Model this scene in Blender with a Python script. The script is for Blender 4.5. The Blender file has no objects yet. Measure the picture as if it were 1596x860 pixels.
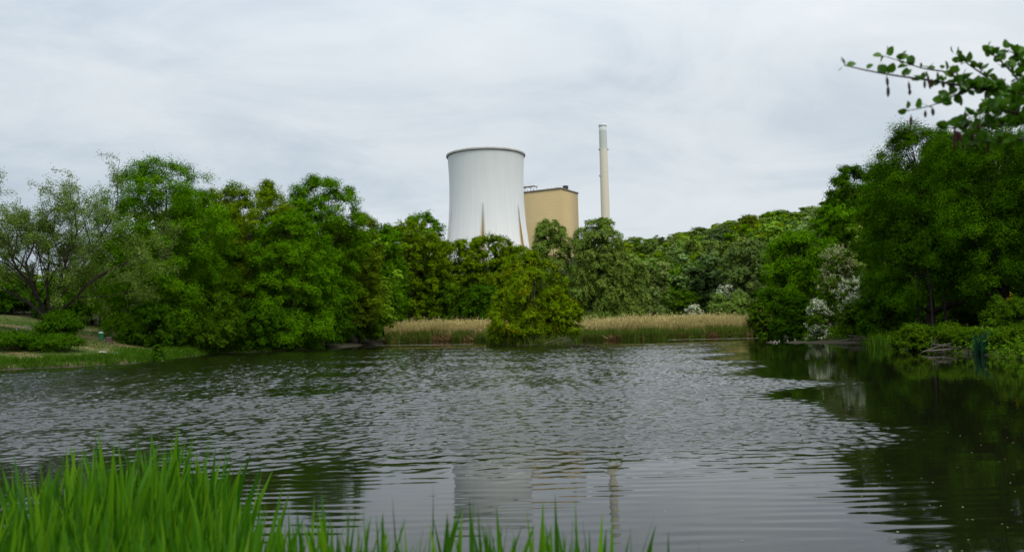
import bpy, math, random
import numpy as np
from mathutils import Matrix

R_ = math.radians
S = bpy.context.scene
COL = S.collection

# ------------------------------------------------------------------ camera
F = 1300.0            # focal length in photo pixels (photo 1596 x 860)
CX, CY = 798.0, 430.0
EYE = np.array([0.0, 0.0, 2.2])
PITCH, ROLL = R_(3.6), R_(1.35)
fwd = np.array([0, math.cos(PITCH), math.sin(PITCH)])
up0 = np.array([0, -math.sin(PITCH), math.cos(PITCH)])
rt0 = np.array([1.0, 0, 0])
rt = rt0 * math.cos(ROLL) - up0 * math.sin(ROLL)
up = rt0 * math.sin(ROLL) + up0 * math.cos(ROLL)
cam_data = bpy.data.cameras.new("camera")
cam = bpy.data.objects.new("camera", cam_data)
COL.objects.link(cam)
cam.matrix_world = Matrix(((rt[0], up[0], -fwd[0], EYE[0]),
                           (rt[1], up[1], -fwd[1], EYE[1]),
                           (rt[2], up[2], -fwd[2], EYE[2]),
                           (0, 0, 0, 1)))
cam_data.sensor_width = 36.0
cam_data.lens = 36.0 * F / 1596.0
cam_data.clip_start = 0.05
cam_data.clip_end = 20000
cam_data.dof.use_dof = True
cam_data.dof.focus_distance = 140.0
cam_data.dof.aperture_fstop = 2.2
S.camera = cam

# ------------------------------------------------------------------ world, sun, exposure
SUN_EL, SUN_AZ = R_(54), R_(152)      # azimuth measured clockwise from +Y (view direction)
W = bpy.data.worlds.new("World")
S.world = W
W.use_nodes = True
wn, wl = W.node_tree.nodes, W.node_tree.links
wn.clear()


def node(nt, typ, **kw):
    n = nt.nodes.new(typ)
    for k, v in kw.items():
        if k.startswith("i_"):
            n.inputs[k[2:].replace("_", " ")].default_value = v
        else:
            setattr(n, k, v)
    return n


def math_n(nt, op, a, b=None, c=None, clamp=False):
    n = nt.nodes.new("ShaderNodeMath")
    n.operation = op
    n.use_clamp = clamp
    for i, v in enumerate((a, b, c)):
        if v is None:
            continue
        if hasattr(v, "links"):
            nt.links.new(v, n.inputs[i])
        else:
            n.inputs[i].default_value = v
    return n.outputs[0]


def mix_col(nt, fac, a, b):
    n = nt.nodes.new("ShaderNodeMix")
    n.data_type = 'RGBA'
    for idx, v in ((0, fac), (6, a), (7, b)):
        if hasattr(v, "links"):
            nt.links.new(v, n.inputs[idx])
        else:
            n.inputs[idx].default_value = v if idx == 0 else (v[0], v[1], v[2], 1)
    return n.outputs[2]


def ramp(nt, fac, stops):
    n = nt.nodes.new("ShaderNodeValToRGB")
    cr = n.color_ramp
    while len(cr.elements) < len(stops):
        cr.elements.new(0.5)
    for e, (p, c) in zip(cr.elements, stops):
        e.position = p
        e.color = (c, c, c, 1) if not hasattr(c, "__len__") else (c[0], c[1], c[2], 1)
    nt.links.new(fac, n.inputs[0])
    return n.outputs[0]


nt = W.node_tree
out = node(nt, "ShaderNodeOutputWorld")
bg = node(nt, "ShaderNodeBackground")
bg.inputs[1].default_value = 0.104
sky = node(nt, "ShaderNodeTexSky")
sky.sky_type = 'NISHITA'
sky.sun_disc = False
sky.sun_elevation = SUN_EL
sky.sun_rotation = SUN_AZ
sky.air_density = 1.0
sky.dust_density = 2.0
tc = node(nt, "ShaderNodeTexCoord")
sep = node(nt, "ShaderNodeSeparateXYZ")
nt.links.new(tc.outputs["Generated"], sep.inputs[0])
zc = math_n(nt, 'ADD', math_n(nt, 'MAXIMUM', sep.outputs[2], 0.0), 0.22)
comb = node(nt, "ShaderNodeCombineXYZ")
nt.links.new(math_n(nt, 'DIVIDE', sep.outputs[0], zc), comb.inputs[0])
nt.links.new(math_n(nt, 'MULTIPLY', math_n(nt, 'DIVIDE', sep.outputs[1], zc), 1.25), comb.inputs[1])


def wnoise(scale, detail, rough, dist, off):
    n = node(nt, "ShaderNodeTexNoise")
    n.inputs["Scale"].default_value = scale
    n.inputs["Detail"].default_value = detail
    n.inputs["Roughness"].default_value = rough
    n.inputs["Distortion"].default_value = dist
    a = node(nt, "ShaderNodeVectorMath")
    a.operation = 'ADD'
    a.inputs[1].default_value = off
    nt.links.new(comb.outputs[0], a.inputs[0])
    nt.links.new(a.outputs[0], n.inputs["Vector"])
    return n.outputs[0]


n1 = wnoise(0.55, 6, 0.55, 0.6, (3.1, 1.7, 0))
n2 = wnoise(1.6, 7, 0.6, 0.9, (9.3, 4.2, 0))
nn = math_n(nt, 'ADD', math_n(nt, 'MULTIPLY', n1, 0.60), math_n(nt, 'MULTIPLY', n2, 0.48))
# brighter to the right of the view and higher up, a little bluer and darker low down
nn = math_n(nt, 'ADD', nn, math_n(nt, 'MULTIPLY_ADD', sep.outputs[0], 0.14, -0.045))
nn = math_n(nt, 'ADD', nn, math_n(nt, 'MULTIPLY', sep.outputs[2], 0.22))
cl = ramp(nt, nn, [(0.36, (4.7, 5.45, 6.2)), (0.49, (6.0, 6.7, 7.35)), (0.58, (7.1, 7.65, 8.05)), (0.72, (8.1, 8.5, 8.7))])
skyc = mix_col(nt, 0.90, sky.outputs[0], cl)
# an overcast sky is brightest overhead
zen = math_n(nt, 'MULTIPLY_ADD', math_n(nt, 'SMOOTH_MAX', math_n(nt, 'SUBTRACT', sep.outputs[2], 0.26), 0.0, 0.1), 1.35, 1.0)
vm = node(nt, "ShaderNodeVectorMath")
vm.operation = 'SCALE'
nt.links.new(skyc, vm.inputs[0])
nt.links.new(zen, vm.inputs[3])
skyc = vm.outputs[0]
nt.links.new(skyc, bg.inputs[0])
nt.links.new(bg.outputs[0], out.inputs[0])

sun_d = bpy.data.lights.new("sun", 'SUN')
sun_d.energy = 1.5
sun_d.angle = R_(20)
sun_d.color = (1.0, 0.96, 0.90)
sun = bpy.data.objects.new("sun", sun_d)
COL.objects.link(sun)
sun.rotation_euler = (R_(90) - SUN_EL, 0, math.pi - SUN_AZ)
S.view_settings.view_transform = 'Standard'
S.view_settings.look = 'None'
S.view_settings.exposure = 0.0
S.view_settings.gamma = 1.0
S.view_settings.use_curve_mapping = False
S.cycles.max_bounces = 6
S.cycles.diffuse_bounces = 3
S.cycles.glossy_bounces = 3
S.cycles.transmission_bounces = 3
S.cycles.use_denoising = True


# ------------------------------------------------------------------ layout helpers
def ray(px, py):
    u, v = (px - CX) / F, (CY - py) / F
    d = rt * u + up * v + fwd
    return d / d[1]


def at(px, py, dist):
    return EYE + ray(px, py) * dist


def on_water(px, py):
    d = ray(px, py)
    t = -EYE[2] / d[2]
    return (EYE + d * t)[:2]


SHORE = [(-14.0, 9.0), (-26, 18), (-46, 38), (-50, 56)]
SHORE += [tuple(on_water(*p)) for p in
          [(0, 577), (60, 574), (130, 571), (200, 567), (260, 560), (310, 554), (340, 551), (400, 549), (470, 546),
           (530, 541), (570, 537), (620, 533), (700, 531.5), (770, 531), (840, 530.5), (900, 530.5), (960, 530.5),
           (1030, 529), (1100, 526.5), (1170, 523.5), (1200, 522), (1225, 523), (1262, 528), (1300, 532), (1345, 534),
           (1385, 539), (1420, 546), (1480, 550), (1540, 553), (1596, 560)]]
SHORE += [(30.5, 38), (34, 28), (30, 18), (17, 10), (8.5, 7.4), (5.0, 5.6), (3.6, 3.6), (1.5, 2.6), (-1.5, 2.5), (-4.5, 3.2), (-9, 5.2)]
SHORE = np.array(SHORE)


def pond_sd(x, y):
    """signed distance to the pond outline: negative in the water."""
    p = np.stack([np.asarray(x, float).ravel(), np.asarray(y, float).ravel()], 1)
    best = np.full(len(p), 1e18)
    inside = np.zeros(len(p), bool)
    n = len(SHORE)
    for i in range(n):
        a, b = SHORE[i], SHORE[(i + 1) % n]
        e = b - a
        w = p - a
        t = np.clip((w @ e) / (e @ e), 0, 1)
        dd = w - t[:, None] * e
        best = np.minimum(best, (dd ** 2).sum(1))
        c = ((a[1] > p[:, 1]) != (b[1] > p[:, 1]))
        xi = a[0] + (p[:, 1] - a[1]) / (e[1] if abs(e[1]) > 1e-9 else 1e-9) * e[0]
        inside ^= c & (p[:, 0] < xi)
    d = np.sqrt(best)
    d[inside] *= -1
    return d.reshape(np.shape(x))


def sstep(a, b, x):
    t = np.clip((x - a) / (b - a), 0, 1)
    return t * t * (3 - 2 * t)


ISLE = at(832, 530, 111.0)
BAR = [np.array(on_water(1192, 533.5)), np.array(on_water(1345, 533.0))]


def wob(x, y, s, seed):
    r = np.random.default_rng(seed)
    o = 0
    for k in range(5):
        a = r.uniform(0, 6.28)
        f = (1.6 ** k) / s
        o = o + np.sin((x * math.cos(a) + y * math.sin(a)) * f + r.uniform(0, 6.28)) / (1.35 ** k)
    return o / 3.0


def gz(x, y):
    x = np.asarray(x, float)
    y = np.asarray(y, float)
    sd = pond_sd(x, y)
    sd = sd + 0.35 * wob(x, y, 1.3, 3) * np.clip((np.hypot(x, y) - 6) / 10, 0, 1)
    az = CX + F * x / np.maximum(y, 1e-3)
    az = np.where(y < 8, np.where(x < 0, -500, 2000), az)
    slope = np.interp(az, [150, 300, 420, 620, 1180, 1320], [0.195, 0.16, 0.05, 0.025, 0.03, 0.11])
    capz = np.interp(az, [150, 300, 420, 620, 1180, 1320], [13.0, 8.0, 2.0, 1.0, 1.2, 4.0])
    near = sstep(14, 5, y)
    slope = slope * (1 - near) + 0.28 * near
    capz = capz * (1 - near) + 0.75 * near
    lip = 0.35 * sstep(0, 0.7, sd) * (1 - near)
    z = np.where(sd > 0, lip + capz * (1 - np.exp(-np.maximum(sd, 0) * slope / capz)), np.maximum(sd * 0.22, -1.6))
    z = np.where(sd > 1.5, z + 0.10 * wob(x, y, 2.4, 5), z)
    # wooded hill on the right
    xb = np.where(y > 150, 38 - 0.12 * (y - 150), 38)
    z = z + np.where(sd > 0, 8.0 * sstep(150, 300, np.hypot(x, y)), 0)
    cap = np.clip(6 + 0.066 * y, 8, 42)
    hill = cap * sstep(0, 60, x - xb) * sstep(55, 150, y)
    hill = hill * sstep(900, 560, np.hypot(x, y))
    z = z + np.where(sd > 0, hill, 0)
    # islet with the willow
    e = ((x - ISLE[0]) / 6.6) ** 2 + ((y - ISLE[1]) / 3.4) ** 2
    z = np.maximum(z, 0.42 - 0.55 * e)
    # gravel spit
    a, b = BAR
    ee = b - a
    t = np.clip(((x - a[0]) * ee[0] + (y - a[1]) * ee[1]) / (ee @ ee), 0, 1)
    dd = np.hypot(x - a[0] - t * ee[0], y - a[1] - t * ee[1])
    z = np.maximum(z, 0.10 + 0.25 * t - dd * (0.30 - 0.15 * t))
    far = sstep(700, 1500, np.hypot(x, y))
    return z * (1 - far) + 2.0 * far


# ------------------------------------------------------------------ object helpers
def tag(o, label=None, cat=None, group=None, kind=None):
    for k, v in (("label", label), ("category", cat), ("group", group), ("kind", kind)):
        if v:
            o[k] = v
    return o


def link(name, me, mats, parent=None, loc=None):
    o = bpy.data.objects.new(name, me)
    COL.objects.link(o)
    for m in (mats if isinstance(mats, (list, tuple)) else [mats]):
        me.materials.append(m)
    if parent is not None:
        o.parent = parent
    if loc is not None:
        o.location = loc
    return o


def empty(name, loc, label, cat, group=None):
    o = bpy.data.objects.new(name, None)
    COL.objects.link(o)
    o.location = [float(v) for v in loc]
    o.empty_display_size = 0.3
    return tag(o, label, cat, group)


def dup(root, loc, rotz, scale, label=None):
    r = root.copy()
    COL.objects.link(r)
    r.location = [float(v) for v in loc]
    r.rotation_euler = (0, 0, rotz)
    r.scale = scale
    if label:
        r["label"] = label
    for ch in list(root.children):
        c = ch.copy()
        COL.objects.link(c)
        c.parent = r
    return r


def np_mesh(name, V, faces, smooth=False, tint=None, mat_idx=None):
    """faces: (n,k) int array, all with k corners."""
    me = bpy.data.meshes.new(name)
    V = np.ascontiguousarray(V, np.float32)
    faces = np.ascontiguousarray(faces, np.int32)
    n, k = faces.shape
    me.vertices.add(len(V))
    me.vertices.foreach_set("co", V.ravel())
    me.loops.add(n * k)
    me.loops.foreach_set("vertex_index", faces.ravel())
    me.polygons.add(n)
    me.polygons.foreach_set("loop_start", np.arange(0, n * k, k, dtype=np.int32))
    me.polygons.foreach_set("loop_total", np.full(n, k, np.int32))
    if smooth:
        me.polygons.foreach_set("use_smooth", np.ones(n, bool))
    if mat_idx is not None:
        me.polygons.foreach_set("material_index", np.asarray(mat_idx, np.int32))
    me.update(calc_edges=True)
    if tint is not None:
        a = me.attributes.new("tint", 'FLOAT', 'FACE')
        a.data.foreach_set("value", np.ascontiguousarray(tint, np.float32))
    return me


class MB:
    """collects rings, boxes and lathes into one quad mesh"""

    def __init__(self):
        self.v, self.f, self.n = [], [], 0

    def add(self, V, Fq):
        V = np.asarray(V, float)
        self.v.append(V)
        self.f.append(np.asarray(Fq, int) + self.n)
        self.n += len(V)

    def tube(self, pts, rad, k=6, cap=True):
        pts = np.asarray(pts, float)
        rad = np.broadcast_to(np.asarray(rad, float), (len(pts),))
        tn = np.gradient(pts, axis=0)
        tn /= np.linalg.norm(tn, axis=1)[:, None] + 1e-12
        ref = np.array([0.31, 0.17, 0.93]) if abs(tn[:, 2]).mean() < 0.8 else np.array([0.93, 0.21, 0.29])
        a = np.cross(tn, ref)
        a /= np.linalg.norm(a, axis=1)[:, None] + 1e-12
        b = np.cross(tn, a)
        th = np.arange(k) / k * 2 * math.pi
        V = (pts[:, None, :] + rad[:, None, None] * (np.cos(th)[None, :, None] * a[:, None, :] + np.sin(th)[None, :, None] * b[:, None, :])).reshape(-1, 3)
        m = len(pts)
        i = np.arange(m - 1)[:, None] * k
        j = np.arange(k)[None, :]
        j2 = (j + 1) % k
        Fq = np.stack([i + j, i + j2, i + k + j2, i + k + j], -1).reshape(-1, 4)
        if cap:
            V = np.vstack([V, pts[:1], pts[-1:]])
            c0, c1 = m * k, m * k + 1
            jj = np.arange(0, k, 2)
            e0 = np.stack([np.full(len(jj), c0), (jj + 2) % k, (jj + 1) % k, jj], -1)
            e1 = np.stack([np.full(len(jj), c1), (m - 1) * k + jj, (m - 1) * k + (jj + 1) % k, (m - 1) * k + (jj + 2) % k], -1)
            Fq = np.vstack([Fq, e0, e1])
        self.add(V, Fq)

    def box(self, c, s, rotz=0.0, ax=None):
        c = np.asarray(c, float)
        s = np.asarray(s, float) / 2
        sg = np.array([[-1, -1, -1], [1, -1, -1], [1, 1, -1], [-1, 1, -1], [-1, -1, 1], [1, -1, 1], [1, 1, 1], [-1, 1, 1]], float)
        V = sg * s
        if ax is None:
            cz, sz = math.cos(rotz), math.sin(rotz)
            V = np.stack([V[:, 0] * cz - V[:, 1] * sz, V[:, 0] * sz + V[:, 1] * cz, V[:, 2]], 1)
        else:
            V = V @ np.asarray(ax)
        self.add(V + c, [[0, 3, 2, 1], [4, 5, 6, 7], [0, 1, 5, 4], [1, 2, 6, 5], [2, 3, 7, 6], [3, 0, 4, 7]])

    def build(self, name, mats, parent=None, smooth=False, loc=None):
        return link(name, np_mesh(name, np.vstack(self.v), np.vstack(self.f), smooth), mats, parent, loc)


# ------------------------------------------------------------------ materials
def new_mat(name):
    m = bpy.data.materials.new(name)
    m.use_nodes = True
    t = m.node_tree
    t.nodes.clear()
    return m, t


def principled(t, rough=0.6, spec=0.3):
    p = t.nodes.new("ShaderNodeBsdfPrincipled")
    p.inputs["Roughness"].default_value = rough
    p.inputs["Specular IOR Level"].default_value = spec
    o = t.nodes.new("ShaderNodeOutputMaterial")
    t.links.new(p.outputs[0], o.inputs[0])
    return p, o


def noise(t, scale, detail=4, rough=0.55, vec=None, dist=0.0):
    n = t.nodes.new("ShaderNodeTexNoise")
    n.inputs["Scale"].default_value = scale
    n.inputs["Detail"].default_value = detail
    n.inputs["Roughness"].default_value = rough
    n.inputs["Distortion"].default_value = dist
    if vec is not None:
        t.links.new(vec, n.inputs["Vector"])
    return n.outputs[0]


def coords(t, kind="Object", scale=None):
    c = t.nodes.new("ShaderNodeTexCoord").outputs[kind]
    if scale is not None:
        m = t.nodes.new("ShaderNodeMapping")
        m.inputs["Scale"].default_value = scale
        t.links.new(c, m.inputs[0])
        return m.outputs[0]
    return c


def leaf_mat(name, c1, c2, trans=0.17, vary=0.0, rough=0.55, mid=None, spec=None):
    m, t = new_mat(name)
    if spec is None:
        p = t.nodes.new("ShaderNodeBsdfDiffuse")
        o = t.nodes.new("ShaderNodeOutputMaterial")
    else:
        p, o = principled(t, rough, spec)
    a = t.nodes.new("ShaderNodeAttribute")
    a.attribute_name = "tint"
    if mid is None:
        col = mix_col(t, a.outputs["Fac"], c1, c2)
    else:
        col = ramp(t, a.outputs["Fac"], [(0, c1), (0.55, mid), (1, c2)])
    if vary:
        oi = t.nodes.new("ShaderNodeObjectInfo")
        h = t.nodes.new("ShaderNodeHueSaturation")
        t.links.new(math_n(t, 'MULTIPLY_ADD', oi.outputs["Random"], -0.05 * vary, 0.5 + 0.012 * vary), h.inputs["Hue"])
        r2 = math_n(t, 'FRACT', math_n(t, 'MULTIPLY', oi.outputs["Random"], 7.31))
        t.links.new(math_n(t, 'MULTIPLY_ADD', r2, 0.75 * vary, 1 - 0.38 * vary), h.inputs["Value"])
        r3 = math_n(t, 'FRACT', math_n(t, 'MULTIPLY', oi.outputs["Random"], 17.7))
        t.links.new(math_n(t, 'MULTIPLY_ADD', r3, 0.4 * vary, 1 - 0.3 * vary), h.inputs["Saturation"])
        t.links.new(col, h.inputs["Color"])
        col = h.outputs[0]
    t.links.new(col, p.inputs[0])
    tr = t.nodes.new("ShaderNodeBsdfTranslucent")
    t.links.new(col, tr.inputs[0])
    ms = t.nodes.new("ShaderNodeMixShader")
    ms.inputs[0].default_value = trans
    t.links.new(p.outputs[0], ms.inputs[1])
    t.links.new(tr.outputs[0], ms.inputs[2])
    t.links.new(ms.outputs[0], o.inputs[0])
    return m


def plain_mat(name, c1, c2, scale=1.0, rough=0.7, spec=0.25, stretch=None, bump=0.0):
    m, t = new_mat(name)
    p, o = principled(t, rough, spec)
    v = coords(t, "Object", stretch)
    n = noise(t, scale, 6, 0.6, v)
    n = ramp(t, n, [(0.3, 0.0), (0.7, 1.0)])
    t.links.new(mix_col(t, n, c1, c2), p.inputs["Base Color"])
    if bump:
        b = t.nodes.new("ShaderNodeBump")
        b.inputs["Strength"].default_value = 1.0
        b.inputs["Distance"].default_value = bump
        t.links.new(n, b.inputs["Height"])
        t.links.new(b.outputs[0], p.inputs["Normal"])
    return m


M = {
    'vivid': leaf_mat("leaf_vivid", (.042, .130, .0015), (.120, .265, .004)),
    'yellow': leaf_mat("leaf_yellow_green", (.066, .138, .0015), (.170, .255, .005)),
    'olive': leaf_mat("leaf_olive", (.060, .108, .003), (.150, .215, .008)),
    'deep': leaf_mat("leaf_shaded_deep", (.022, .074, .001), (.080, .185, .003)),  # darker green: shade of the right-bank trees put into the leaf colour
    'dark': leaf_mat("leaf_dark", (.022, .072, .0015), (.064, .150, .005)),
    'willow': leaf_mat("leaf_willow", (.080, .155, .002), (.270, .225, .006), mid=(.145, .245, .004)),
    'poplar': leaf_mat("leaf_grey_green", (.080, .150, .018), (.190, .285, .050)),
    'birch': leaf_mat("leaf_birch", (.110, .185, .022), (.225, .320, .055)),
    'grey': leaf_mat("leaf_silver_green", (.080, .140, .026), (.190, .265, .065)),
    'far': leaf_mat("leaf_hill", (.062, .150, .002), (.180, .310, .007), vary=1.0),
    'shrub': leaf_mat("leaf_shrub", (.034, .088, .002), (.088, .175, .007)),
    'bramble': leaf_mat("leaf_bramble", (.026, .072, .002), (.085, .155, .005)),
    'blossom': leaf_mat("hawthorn_blossom", (.36, .40, .25), (.66, .69, .53), 0.15),
    'cream': leaf_mat("faded_blossom", (.24, .27, .11), (.44, .45, .24), 0.15),
    'yellowflower': leaf_mat("broom_flower", (.30, .20, .005), (.60, .42, .01), 0.15),
    'twig': leaf_mat("dead_twig", (.05, .040, .022), (.13, .105, .065), 0.0, rough=0.9),
    'reed': leaf_mat("dry_reed", (.23, .185, .055), (.62, .525, .23), 0.15, rough=0.8),
    'shoot': leaf_mat("reed_shoot", (.060, .115, .012), (.150, .200, .030), 0.2),
    'dryleaf': leaf_mat("dry_reed_litter", (.075, .040, .014), (.20, .12, .05), 0.1, rough=0.85),
    'blade': leaf_mat("reed_blade", (.020, .090, .002), (.125, .275, .005), 0.38, rough=0.42, spec=.22, mid=(.058, .190, .004)),
    'grass': leaf_mat("bank_grass", (.030, .092, .004), (.090, .180, .014), 0.25),
    'drygrass': leaf_mat("dry_grass", (.17, .14, .055), (.36, .28, .13), 0.2),
    'iris': leaf_mat("blue_green_blade", (.010, .050, .026), (.022, .080, .042), 0.25),
    'alderleaf': leaf_mat("alder_leaf", (.030, .100, .003), (.080, .190, .008), 0.35, rough=0.4, spec=.22),
    'petal': leaf_mat("floating_petal", (.30, .28, .14), (.55, .52, .36), 0.0),
    'bark': plain_mat("bark", (.045, .036, .028), (.11, .09, .07), 3.0, 0.9, 0.1, (1, 1, .25)),
    'bark_dark': plain_mat("dark_bark", (.020, .016, .013), (.055, .046, .038), 3.0, 0.9, 0.1, (1, 1, .25)),
    'bark_pale': plain_mat("pale_bark", (.20, .19, .16), (.42, .40, .36), 2.0, 0.85, 0.1, (1, 1, .3)),
    'driftwood': plain_mat("driftwood_grey", (.075, .065, .05), (.18, .16, .13), 4.0, 0.9, 0.1),
    'cone': plain_mat("alder_catkin", (.022, .010, .008), (.060, .026, .018), 60.0, 0.8, 0.1),
    'fin': plain_mat("stained_fin", (.40, .39, .35), (.58, .58, .54), .3, 0.85, 0.15),
    'stone': plain_mat("pale_stone", (.26, .245, .21), (.46, .44, .39), 6.0, 0.85, 0.2),
    'mud': plain_mat("pale_mud", (.11, .095, .07), (.26, .235, .19), 2.5, 0.75, 0.3),
    'greenplastic': plain_mat("green_plastic", (.018, .15, .060), (.035, .22, .095), 3.0, 0.45, 0.4),
    'palelid': plain_mat("pale_lid", (.30, .48, .38), (.45, .62, .52), 3.0, 0.45, 0.4),
    'stump': plain_mat("old_wood", (.05, .035, .028), (.13, .095, .08), 5.0, 0.9, 0.1),
    'plank': plain_mat("weathered_plank", (.24, .24, .25), (.38, .38, .39), 5.0, 0.8, 0.2),
    'metal': plain_mat("galvanised_metal", (.40, .42, .44), (.58, .60, .62), 0.3, 0.5, 0.4),
    'darkmetal': plain_mat("dark_metal", (.030, .020, .018), (.075, .05, .045), 0.6, 0.6, 0.3),
    'whitemetal': plain_mat("white_metal", (.62, .64, .66), (.78, .80, .82), 0.4, 0.5, 0.3),
    'greymetal': plain_mat("grey_metal_panel", (.08, .085, .10), (.16, .17, .19), 0.4, 0.6, 0.3),
    'parapet': plain_mat("parapet_metal", (.14, .13, .10), (.24, .22, .17), 0.2, 0.6, 0.3),
}

# ------------------------------------------------------------------ ground sheet
radii = np.concatenate([np.linspace(0.02, 6, 46), 6 * 1.016 ** np.arange(1, 236), 6 * 1.016 ** 235 * 1.09 ** np.arange(1, 38)])
front = np.arange(-44, 44.01, 0.22)
back = np.arange(46, 315, 2.0)
ang = np.radians(np.concatenate([front, back]))
rr, aa = np.meshgrid(radii, ang, indexing='ij')
gx, gy = rr * np.sin(aa), rr * np.cos(aa)
gzv = gz(gx, gy)
nr, na = gx.shape
V = np.stack([gx, gy, gzv], -1).reshape(-1, 3)
i = np.arange(nr - 1)[:, None] * na
j = np.arange(na)[None, :]
j2 = (j + 1) % na
FQ = np.stack([i + j, i + na + j, i + na + j2, i + j2], -1).reshape(-1, 4)[:, ::-1]
m, t = new_mat("earth_and_grass")
p, o = principled(t, 0.95, 0.08)
g = t.nodes.new("ShaderNodeNewGeometry").outputs["Position"]
sepg = t.nodes.new("ShaderNodeSeparateXYZ")
t.links.new(g, sepg.inputs[0])
big = noise(t, 0.16, 5, 0.6, g)
fine = noise(t, 1.4, 6, 0.65, g)
grass = mix_col(t, fine, (.030, .062, .010), (.085, .115, .026))
dirt = mix_col(t, fine, (.11, .088, .040), (.27, .215, .105))
msk = ramp(t, math_n(t, 'ADD', math_n(t, 'MULTIPLY', big, 0.7), math_n(t, 'MULTIPLY', fine, 0.3)), [(0.47, 0.0), (0.56, 1.0)])
# bare worn ground on the open left bank only; leaf litter under the trees
left = math_n(t, 'MULTIPLY', math_n(t, 'LESS_THAN', sepg.outputs[0], -28.0), math_n(t, 'LESS_THAN', sepg.outputs[1], 112.0))
litter = mix_col(t, fine, (.018, .020, .008), (.050, .046, .024))
open_ = mix_col(t, msk, grass, dirt)
cc = mix_col(t, left, litter, open_)
shoremud = ramp(t, sepg.outputs[2], [(0.0, 1.0), (0.012, 0.0)])
wet = ramp(t, math_n(t, 'MULTIPLY_ADD', sepg.outputs[2], 1.0, 0.0), [(0.05, 1.0), (0.24, 0.0)])
cc = mix_col(t, wet, cc, mix_col(t, fine, (.035, .030, .020), (.09, .078, .055)))
t.links.new(cc, p.inputs["Base Color"])
bmp = t.nodes.new("ShaderNodeBump")
bmp.inputs["Distance"].default_value = 0.12
t.links.new(fine, bmp.inputs["Height"])
t.links.new(bmp.outputs[0], p.inputs["Normal"])
ground = link("ground", np_mesh("ground", V, FQ, True), m)
tag(ground, kind='structure')

# ------------------------------------------------------------------ pond water
WAVE, RIPPLE = 0.037, 0.015       # slope of each wave train
m, t = new_mat("pond_water")
p, o = principled(t, 0.03, 0.5)
p.inputs["IOR"].default_value = 1.333
g = t.nodes.new("ShaderNodeNewGeometry").outputs["Position"]
sp = t.nodes.new("ShaderNodeSeparateXYZ")
t.links.new(g, sp.inputs[0])
X, Y = sp.outputs[0], sp.outputs[1]
murk = noise(t, 0.08, 3, 0.5, g)
t.links.new(mix_col(t, murk, (.0045, .005, .002), (.008, .009, .0035)), p.inputs["Base Color"])


def scaled(vx, vy, rot=0.0):
    mp = t.nodes.new("ShaderNodeMapping")
    mp.inputs["Scale"].default_value = (vx, vy, 1)
    mp.inputs["Rotation"].default_value = (0, 0, rot)
    t.links.new(g, mp.inputs[0])
    return mp.outputs[0]


fine_ = noise(t, 1.0, 2, 0.5, scaled(5.0, 9.0, 0.1), 0.4)
calm = noise(t, 1.0, 2, 0.5, scaled(0.7, 2.0, 0.05))
wat = t.nodes.new("ShaderNodeAttribute")
wat.attribute_name = "wind"
hgt = math_n(t, 'ADD', math_n(t, 'MULTIPLY', math_n(t, 'MULTIPLY', fine_, 0.014), wat.outputs["Fac"]), math_n(t, 'MULTIPLY', calm, 0.003))
bmp = t.nodes.new("ShaderNodeBump")
bmp.inputs["Strength"].default_value = 1.0
bmp.inputs["Distance"].default_value = 1.0
t.links.new(hgt, bmp.inputs["Height"])
t.links.new(bmp.outputs[0], p.inputs["Normal"])

def wind_at(x, y):
    """0 in the lee of the right bank, before the reeds and by the near shore, 1 on the open middle of the pond"""
    n1_ = wob(x, y * 1.6, 6.0, 51)
    n2_ = wob(x, y * 1.7, 1.6, 52)
    lee = (2.0 + .27 * y - x + 3.2 * n1_ + .7 * n2_) / (.8 + .06 * y)
    near = (y + .10 * x + 1.3 * n2_ + 1.2 * n1_)
    w = sstep(-.1, 1.1, lee) * sstep(11.8, 18.5, near) * sstep(107, 97, y + 4 * n1_ + .25 * np.minimum(x, 0))
    return w * (.62 + .38 * sstep(-.5, .4, wob(x, y * 1.5, 4.2, 53))), sstep(-.2, 1.0, lee) * sstep(7.0, 10.0, near)


WR = np.concatenate([np.arange(1.2, 8, .045), np.arange(8, 30, .07), np.arange(30, 126, .125), np.arange(126, 186, 2.0)])
WA = np.radians(np.linspace(-42, 42, 880))
rr, aa = np.meshgrid(WR, WA, indexing='ij')
qx, qy = rr * np.tan(aa), rr.copy()
wind, rip = wind_at(qx, qy)
edge = sstep(R_(42), R_(39), abs(aa)) * sstep(126, 118, rr)
rw = np.random.default_rng(606)
hz_ = np.zeros_like(qx)
for q in range(54):
    lam = .17 * (4.8 ** rw.random())
    a_ = rw.normal(scale=.95) + .12
    kx, ky = math.sin(a_) * 2 * math.pi / lam, -math.cos(a_) * 2 * math.pi / lam
    ph_ = rw.uniform(0, 6.283)
    hz_ += (WAVE / (2 * math.pi / lam)) * np.sin(kx * qx + ky * qy + ph_) * wind
for q in range(7):
    lam = rw.uniform(.26, .44)
    a_ = rw.normal(scale=.10) + .03
    kx, ky = math.sin(a_) * 2 * math.pi / lam, -math.cos(a_) * 2 * math.pi / lam
    ph_ = rw.uniform(0, 6.283)
    grp = .35 + .65 * sstep(-.5, .5, wob(qx * .6, qy, 1.3, 60 + q))
    hz_ += (RIPPLE / (2 * math.pi / lam)) * np.sin(kx * qx + ky * qy + ph_ + .8 * wob(qx, qy, 1.5, 80)) * rip * (1 - .6 * wind) * grp
hz_ *= edge
na_ = len(WA)
V = np.stack([qx, qy, hz_], -1).reshape(-1, 3)
i = np.arange(len(WR) - 1)[:, None] * na_
j = np.arange(na_ - 1)[None, :]
FQ = np.stack([i + j, i + j + 1, i + na_ + j + 1, i + na_ + j], -1).reshape(-1, 4)
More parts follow.
